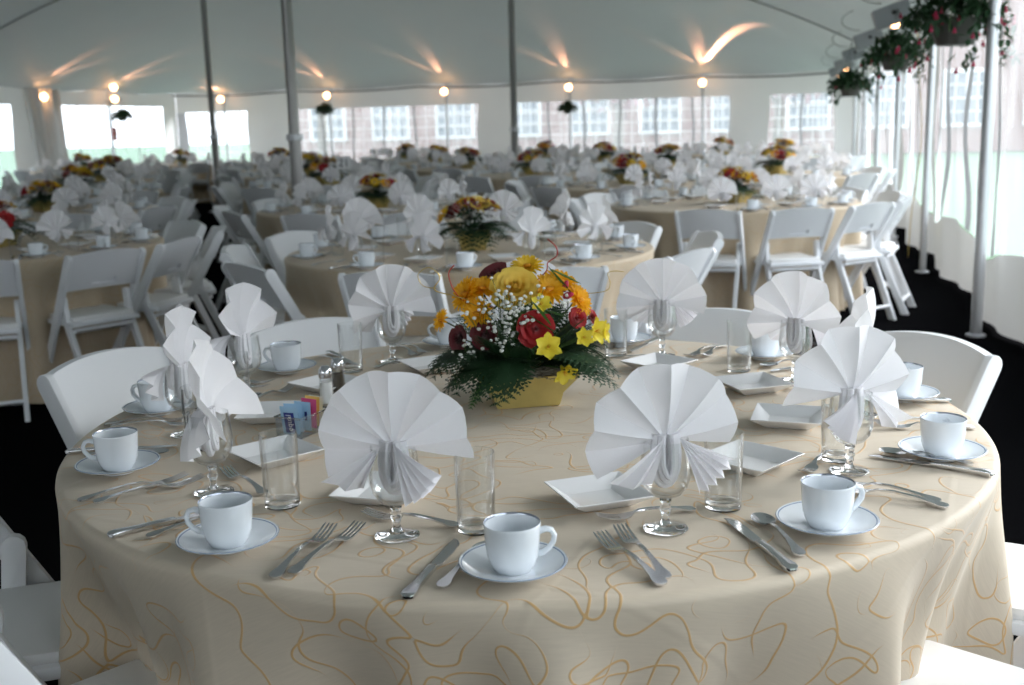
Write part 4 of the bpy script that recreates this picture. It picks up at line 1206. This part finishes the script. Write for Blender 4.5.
for ti, (tx, ty, det, phs, ns_, td) in enumerate(TABLES):
    c = Vector((tx, ty, 0)); left = not td.endswith('left') and 'left edge' not in td
    side = 'left' if left else 'right'
    clf.put(c, R(phs), 'beige tablecloth over ' + td)
    cent[ti % 2 if ti else 1].put((tx + rnd.uniform(-.03, .03), ty + rnd.uniform(-.03, .03), ZS), rnd.uniform(0, 6), 'red and yellow flowers on ' + td, scale=1.34 if det < 2 else 1.14)
    NSC = .94 if ti == 0 else .86
    lists = {}
    def lay(kind, p, fn): lists.setdefault(kind, []).append((p, fn))
    step = 360 / ns_
    angs = [phs + step * i for i in range(ns_)]
    if ti == 1: angs = [-110, -82, -53] + [-53 + (250 - 53 - (-53) + 0) / 9 * i for i in range(1, 9)]
    for a in angs:
        jr = rnd.uniform(-.02, .05)
        p = polar(c, (.97 if det == 2 else .98) + jr, a + rnd.uniform(-2, 2)); rz = R(a) + PI / 2 + R(rnd.uniform(-4, 4))
        s = chr_ if det == 2 or (det == 1 and ty < 11.5) else chair_far
        lay('chair', p, (lambda lb, g, s=s, p=p, rz=rz: s.put(p, rz, lb, g)))
    for i in range(ns_):
        a = angs[i] + rnd.uniform(-3, 3) + 4; rz = R(a) + PI / 2
        def Q(x, out, z=ZS):
            b = R(a); q = c + Vector((math.cos(b), math.sin(b), 0)) * out + Vector((-math.sin(b), math.cos(b), 0)) * x; q.z = z; return q
        g = Q(0, .70)
        gs = gobf if det == 2 else gob_far
        lay('goblet', g, (lambda lb, gr, gs=gs, g=g, rz=rz: gs.put(g, rz, lb, gr, scale=NSC)))
        nk = rnd.choice(('fan', 'fan2', 'wing', 'tall') if det else ('fan', 'wing', 'tall')); nz = rz + R(rnd.uniform(-35, 35) + (180 if rnd.random() < .4 else 0))
        lay('napkin', g + Vector((0, 0, .2)), (lambda lb, gr, nk=nk, g=g, nz=nz: napk[nk].put(g, nz, lb, gr, scale=NSC)))
        q = Q(.215, .79)
        if det:
            lay('saucer', q, (lambda lb, gr, q=q: sauf.put(q, 0, lb, gr)))
            z0 = .0064
        else: z0 = 0
        qc = q + Vector((0, 0, z0)); ch = rnd.uniform(0, 6); cs = cupf if det == 2 else cup_far
        lay('cup', qc, (lambda lb, gr, cs=cs, qc=qc, ch=ch: cs.put(qc, ch, lb, gr)))
        q = Q(.115, .655); tsx = tumf if det == 2 else tum_far
        if det or i % 2 == 0: lay('glass', q, (lambda lb, gr, q=q, tsx=tsx: tsx.put(q, 0, lb, gr)))
        if det:
            q = Q(-.06, .54); pr = rz + R(rnd.uniform(-15, 15))
            lay('plate', q, (lambda lb, gr, q=q, pr=pr: pla.put(q, pr, lb, gr)))
        if det == 2:
            for kd, st, x, out in (('fork', frk, -.09, .79), ('knife', knf, .10, .80), ('spoon', spn, .14, .79)):
                q = Q(x, out); rr = rz + R(rnd.uniform(-4, 4))
                lay(kd, q, (lambda lb, gr, st=st, q=q, rr=rr: st.put(q, rr, lb, gr)))
    LB = {'chair': 'white folding chair', 'goblet': 'clear stemmed goblet', 'napkin': 'white fan-folded napkin', 'saucer': 'white cup saucer', 'cup': 'white coffee cup',
          'glass': 'straight water glass', 'plate': 'square white bread plate', 'fork': 'dinner fork', 'knife': 'table knife', 'spoon': 'teaspoon'}
    for kind, items in lists.items():
        items.sort(key=lambda q: px_of(q[0])[0], reverse=not left)
        for i, (q, fn) in enumerate(items):
            if det == 2: fn('%s, %s from the %s %s %s' % (LB[kind], ordn[i], side, 'around' if kind == 'chair' else 'on', td), None)
            else: fn('%s %s %s' % (LB[kind], 'around' if kind == 'chair' else 'on', td), '%ss of %s' % (kind, td))

# table number card
q = Vector((-1.76, 12.0, ZS)); o = thing('table_number_card', 'white table number card on a thin stand behind the left flowers', 'card', q)
MB().lathe([(0, 0), (.03, 0), (.03, .004), (.003, .008), (.0025, .20), (0, .20)], 12).build('stand', M_CHROME, o, smooth=40)
MB().box((0, 0, .255), (.16, .003, .14)).build('panel', M_WHITE, o)
tc = bpy.data.curves.new('numeral', 'FONT'); tc.body = '21'; tc.size = .12; tc.align_x = 'CENTER'; tc.align_y = 'CENTER'; tc.extrude = .0008; tc.materials.append(M_INK)
t = as_mesh(link('numeral', tc, o)); t.location = (0, -.003, .255); t.rotation_euler = (PI / 2, 0, 0)

# ------------------------------------------------------------------ hanging baskets
def basket(p, r, label, seed, bloom=0, top=.42, trail=.25, arms=0, elong=None):
    rn = random.Random(seed); o = thing('hanging_basket', label, 'plant', p)
    MB().lathe([(0, -.13 * r / .3), (r * .38, -.13 * r / .3), (r * .56, .02), (r * .58, .03), (r * .54, .03), (r * .36, -.10 * r / .3), (0, -.10 * r / .3)], 24).build('pot', M_TERRA, o, smooth=40)
    mb = MB()
    for a in (0, 2.1, 4.2): mb.tube([(r * .56 * math.cos(a), r * .56 * math.sin(a), .03), (0, 0, top)], .0022, 4)
    mb.build('hanger_wires', M_BLACK, o, smooth=180)
    mb = MB(); bl = []
    n = int(760 * (r / .3)) + 160
    for i in range(n):
        a = rn.uniform(0, 2 * PI); k = rn.random()
        if k < .62:
            el = rn.uniform(-.15, 1.5); rr = r * rn.uniform(.55, 1.0)
            q = Vector((math.cos(a) * math.cos(el) * rr, math.sin(a) * math.cos(el) * rr, .02 + math.sin(el) * rr * .75))
        else:
            st = rn.randint(0, 8); a = st * .72 + seed; d = rn.random()
            q = Vector((math.cos(a) * r * (.62 + .45 * math.sin(d * 1.5)), math.sin(a) * r * (.62 + .45 * math.sin(d * 1.5)), .06 - trail * (1.0 if st % 2 else .55) * d * d)) + Vector((rn.gauss(0, .02), rn.gauss(0, .02), rn.gauss(0, .02)))
            bl.append(q)
        if elong: q = Vector((q.x * elong[0], q.y * elong[1], q.z * elong[2]))
        M = Matrix.Translation(q) @ Matrix.Rotation(rn.uniform(0, 6.28), 4, 'Z') @ Matrix.Rotation(rn.uniform(-1.2, 1.2), 4, 'X')
        leafshape(mb, M, rn.uniform(.05, .085) * (.7 + r), rn.uniform(.022, .036) * (.7 + r))
    mb.build('foliage', M_FERN if seed % 2 else M_FERN, o)
    mb = MB()
    for i in range(6):
        a = i * 1.05; mb.tube([(0, 0, .02), (math.cos(a) * r * .7, math.sin(a) * r * .7, .10), (math.cos(a) * r * .95, math.sin(a) * r * .95, -.06)], .003, 4)
    mb.build('stems', M_STEM, o)
    for i in range(bloom):
        q = rn.choice(bl) + Vector((rn.gauss(0, .03), rn.gauss(0, .03), -.03 + rn.gauss(0, .03)))
        if elong: q = Vector((q.x * elong[0], q.y * elong[1], q.z * elong[2]))
        mb = MB(); M = Matrix.Translation(q) @ Matrix.Rotation(rn.uniform(-.4, .4), 4, 'X')
        mb.lathe([(0, .020), (.006, .014), (.008, .002), (.0135, -.010), (.010, -.016), (0, -.012)], 7, mat=M)
        mb.build('blossom', M_FUCH, o, smooth=180)
    return o
basket((2.76, 6.95, 1.90), .29, 'large hanging basket with red fuchsia blossoms on the first right-hand pole', 1, 60, .36, .34, elong=(1.05, 1.0, 1.0))
basket((3.30, 9.55, 1.84), .24, 'second hanging basket along the clear right wall, trailing dark leaves', 3, 12, .40, .28)
basket((4.10, 13.4, 1.70), .24, 'green hanging fern basket near the far right corner', 5, 4, .52, .22)
for (x, y, pi_, lab, zz) in ((335, 112, 3, 'small hanging basket at the far windows right of the silver pole', 1.78), (577, 113, 5, 'small hanging basket before the middle far window', 1.66), (122, 118, 1, 'small hanging basket under the double lamp at the left wall', 1.74)):
    b = BP[pi_]; din = -U if BX[pi_][1] == 'B' else -V
    basket(Vector((b.x, b.y, zz)) + din * .28, .19, lab, 7 + pi_, 0, EAVE - zz - .15, .12)
# red sign below the left basket
b = BP[1]; q = Vector((b.x, b.y, 1.40)) - V * .06
o = thing('safety_sign', 'small red sign with a white mark hung under the left basket', 'sign', q, math.atan2(-V.y, -V.x) + PI / 2)
MB().box((0, 0, 0), (.17, .006, .26)).build('panel', M_SIGN, o, bevel=.002)
mb = MB(); mb.lathe([(0, 0), (.035, 0), (.035, .002), (0, .002)], 16, mat=Matrix.Translation((.01, -.004, -.06)) @ Matrix.Rotation(PI / 2, 4, 'X')); mb.box((-.03, -.004, .05), (.03, .002, .05)); mb.box((.03, -.004, .06), (.03, .002, .03)); mb.build('white_mark', M_WHITE, o)

# ------------------------------------------------------------------ outside
def building(name, P0, D, N, length, h, label, rows, cols, roof=True):
    """facade from P0 along D facing N"""
    rz = math.atan2(D.y, D.x); o = thing(name, label, 'building', P0, rz)
    sgn = 1 if D.cross(Vector((0, 0, 1))).dot(N) > 0 else -1    # local -y faces out when sgn>0
    mb = MB(); mb.box((length / 2, sgn * 3.2, h / 2), (length, 6, h)); mb.build('brick_wall', M_BRICK, o)
    mb = MB(); mb.box((length / 2, sgn * 3.2, h + .15), (length + .5, 6.5, .3)); mb.build('roof', M_BOX, o)
    for i in range(cols):
        for j in range(rows):
            x = length * (i + .5) / cols; z = 1.9 + j * 3.3; W, H_ = 1.5, 1.9
            mb = MB()
            for (cx_, cz, sx, sz) in ((x, z - H_ / 2, W + .12, .12), (x, z + H_ / 2, W + .12, .12), (x - W / 2, z, .1, H_), (x + W / 2, z, .1, H_), (x, z, .06, H_), (x, z, W, .06), (x, z + H_ / 4, W, .04), (x, z - H_ / 4, W, .04), (x - W / 4, z, .04, H_), (x + W / 4, z, .04, H_)):
                mb.box((cx_, sgn * .14, cz), (sx, .12, sz))
            f = mb.build('window', M_MUNT, o); m2 = MB(); m2.box((x, sgn * .17, z), (W, .04, H_)); m2.build('pane', M_WINDK, f)
    return o
building('brick_hall', TP(-19, -9), V, -U, 30, 8, 'pinkish brick hall with white sash windows outside behind the far clear wall', 2, 11)
building('brick_house', TP(26, -38), -U * -1, V, 34, 7.5, 'brick building far outside beyond the clear right wall', 2, 10)
def tree(p, h, r, m, label, seed):
    rn = random.Random(seed); o = thing('tree', label, 'tree', p)
    mb = MB(); mb.tube([(0, 0, 0), (.05, .02, h * .3), (.0, .1, h * .6)], [.18, .14, .08], 8)
    for i in range(6):
        a = i * 1.05; mb.tube([(0, .03, h * .35), (math.cos(a) * r * .4, math.sin(a) * r * .4, h * .6), (math.cos(a) * r * .7, math.sin(a) * r * .7, h * .8)], [.08, .05, .02], 6)
    mb.build('trunk', M_TRUNK, o, smooth=180)
    mb = MB()
    for i in range(1500):
        d = Vector((rn.gauss(0, 1), rn.gauss(0, 1), rn.gauss(0, .8))).normalized() * (rn.random() ** .4)
        M = Matrix.Translation((d.x * r, d.y * r, h * .68 + d.z * r * .85)) @ Matrix.Rotation(rn.uniform(0, 6.3), 4, 'Z') @ Matrix.Rotation(rn.uniform(-1.3, 1.3), 4, 'X')
        leafshape(mb, M, rn.uniform(.18, .34), rn.uniform(.12, .2))
    mb.build('crown', m, o)
tree(TP(-11, 6.4), 5.2, 2.2, M_PTREE, 'pink flowering tree outside the middle far windows', 1)
tree(TP(-8, 1.5), 5.0, 2.0, M_PTREE, 'pink flowering tree outside the right far window', 2)
tree(TP(-9, 15.5), 6.5, 2.6, M_GTREE, 'pale green tree outside the far left corner', 3)
tree(TP(12, -14), 6.5, 2.8, M_GTREE, 'green tree on the lawn beyond the clear right wall', 4)
tree(TP(20, -15), 6.0, 2.5, M_PTREE, 'pink tree on the lawn beyond the near right wall', 5)

# ------------------------------------------------------------------ light, world, view
w = bpy.data.worlds.new('overcast'); scene.world = w; w.use_nodes = True
bg = w.node_tree.nodes['Background']; bg.inputs[0].default_value = (.89, .94, 1.0, 1); bg.inputs[1].default_value = 3.4
sl = bpy.data.lights.new('hazy_sun', 'SUN'); sl.energy = 7.5; sl.angle = R(40); sl.color = (1, .98, .95)
so = bpy.data.objects.new('hazy_sun', sl); COL.objects.link(so); so.location = (12, 2, 12)
so.rotation_euler = Vector((-.78, -.36, -.46)).to_track_quat('-Z', 'Y').to_euler()
scene.view_settings.view_transform = 'Standard'; scene.view_settings.look = 'None'; scene.view_settings.gamma = 1
scene.view_settings.use_curve_mapping = False; scene.view_settings.exposure = 0.2
scene.cycles.use_denoising = True
scene.cycles.max_bounces = 14; scene.cycles.transmission_bounces = 12; scene.cycles.transparent_max_bounces = 16; scene.cycles.diffuse_bounces = 5; scene.cycles.glossy_bounces = 5
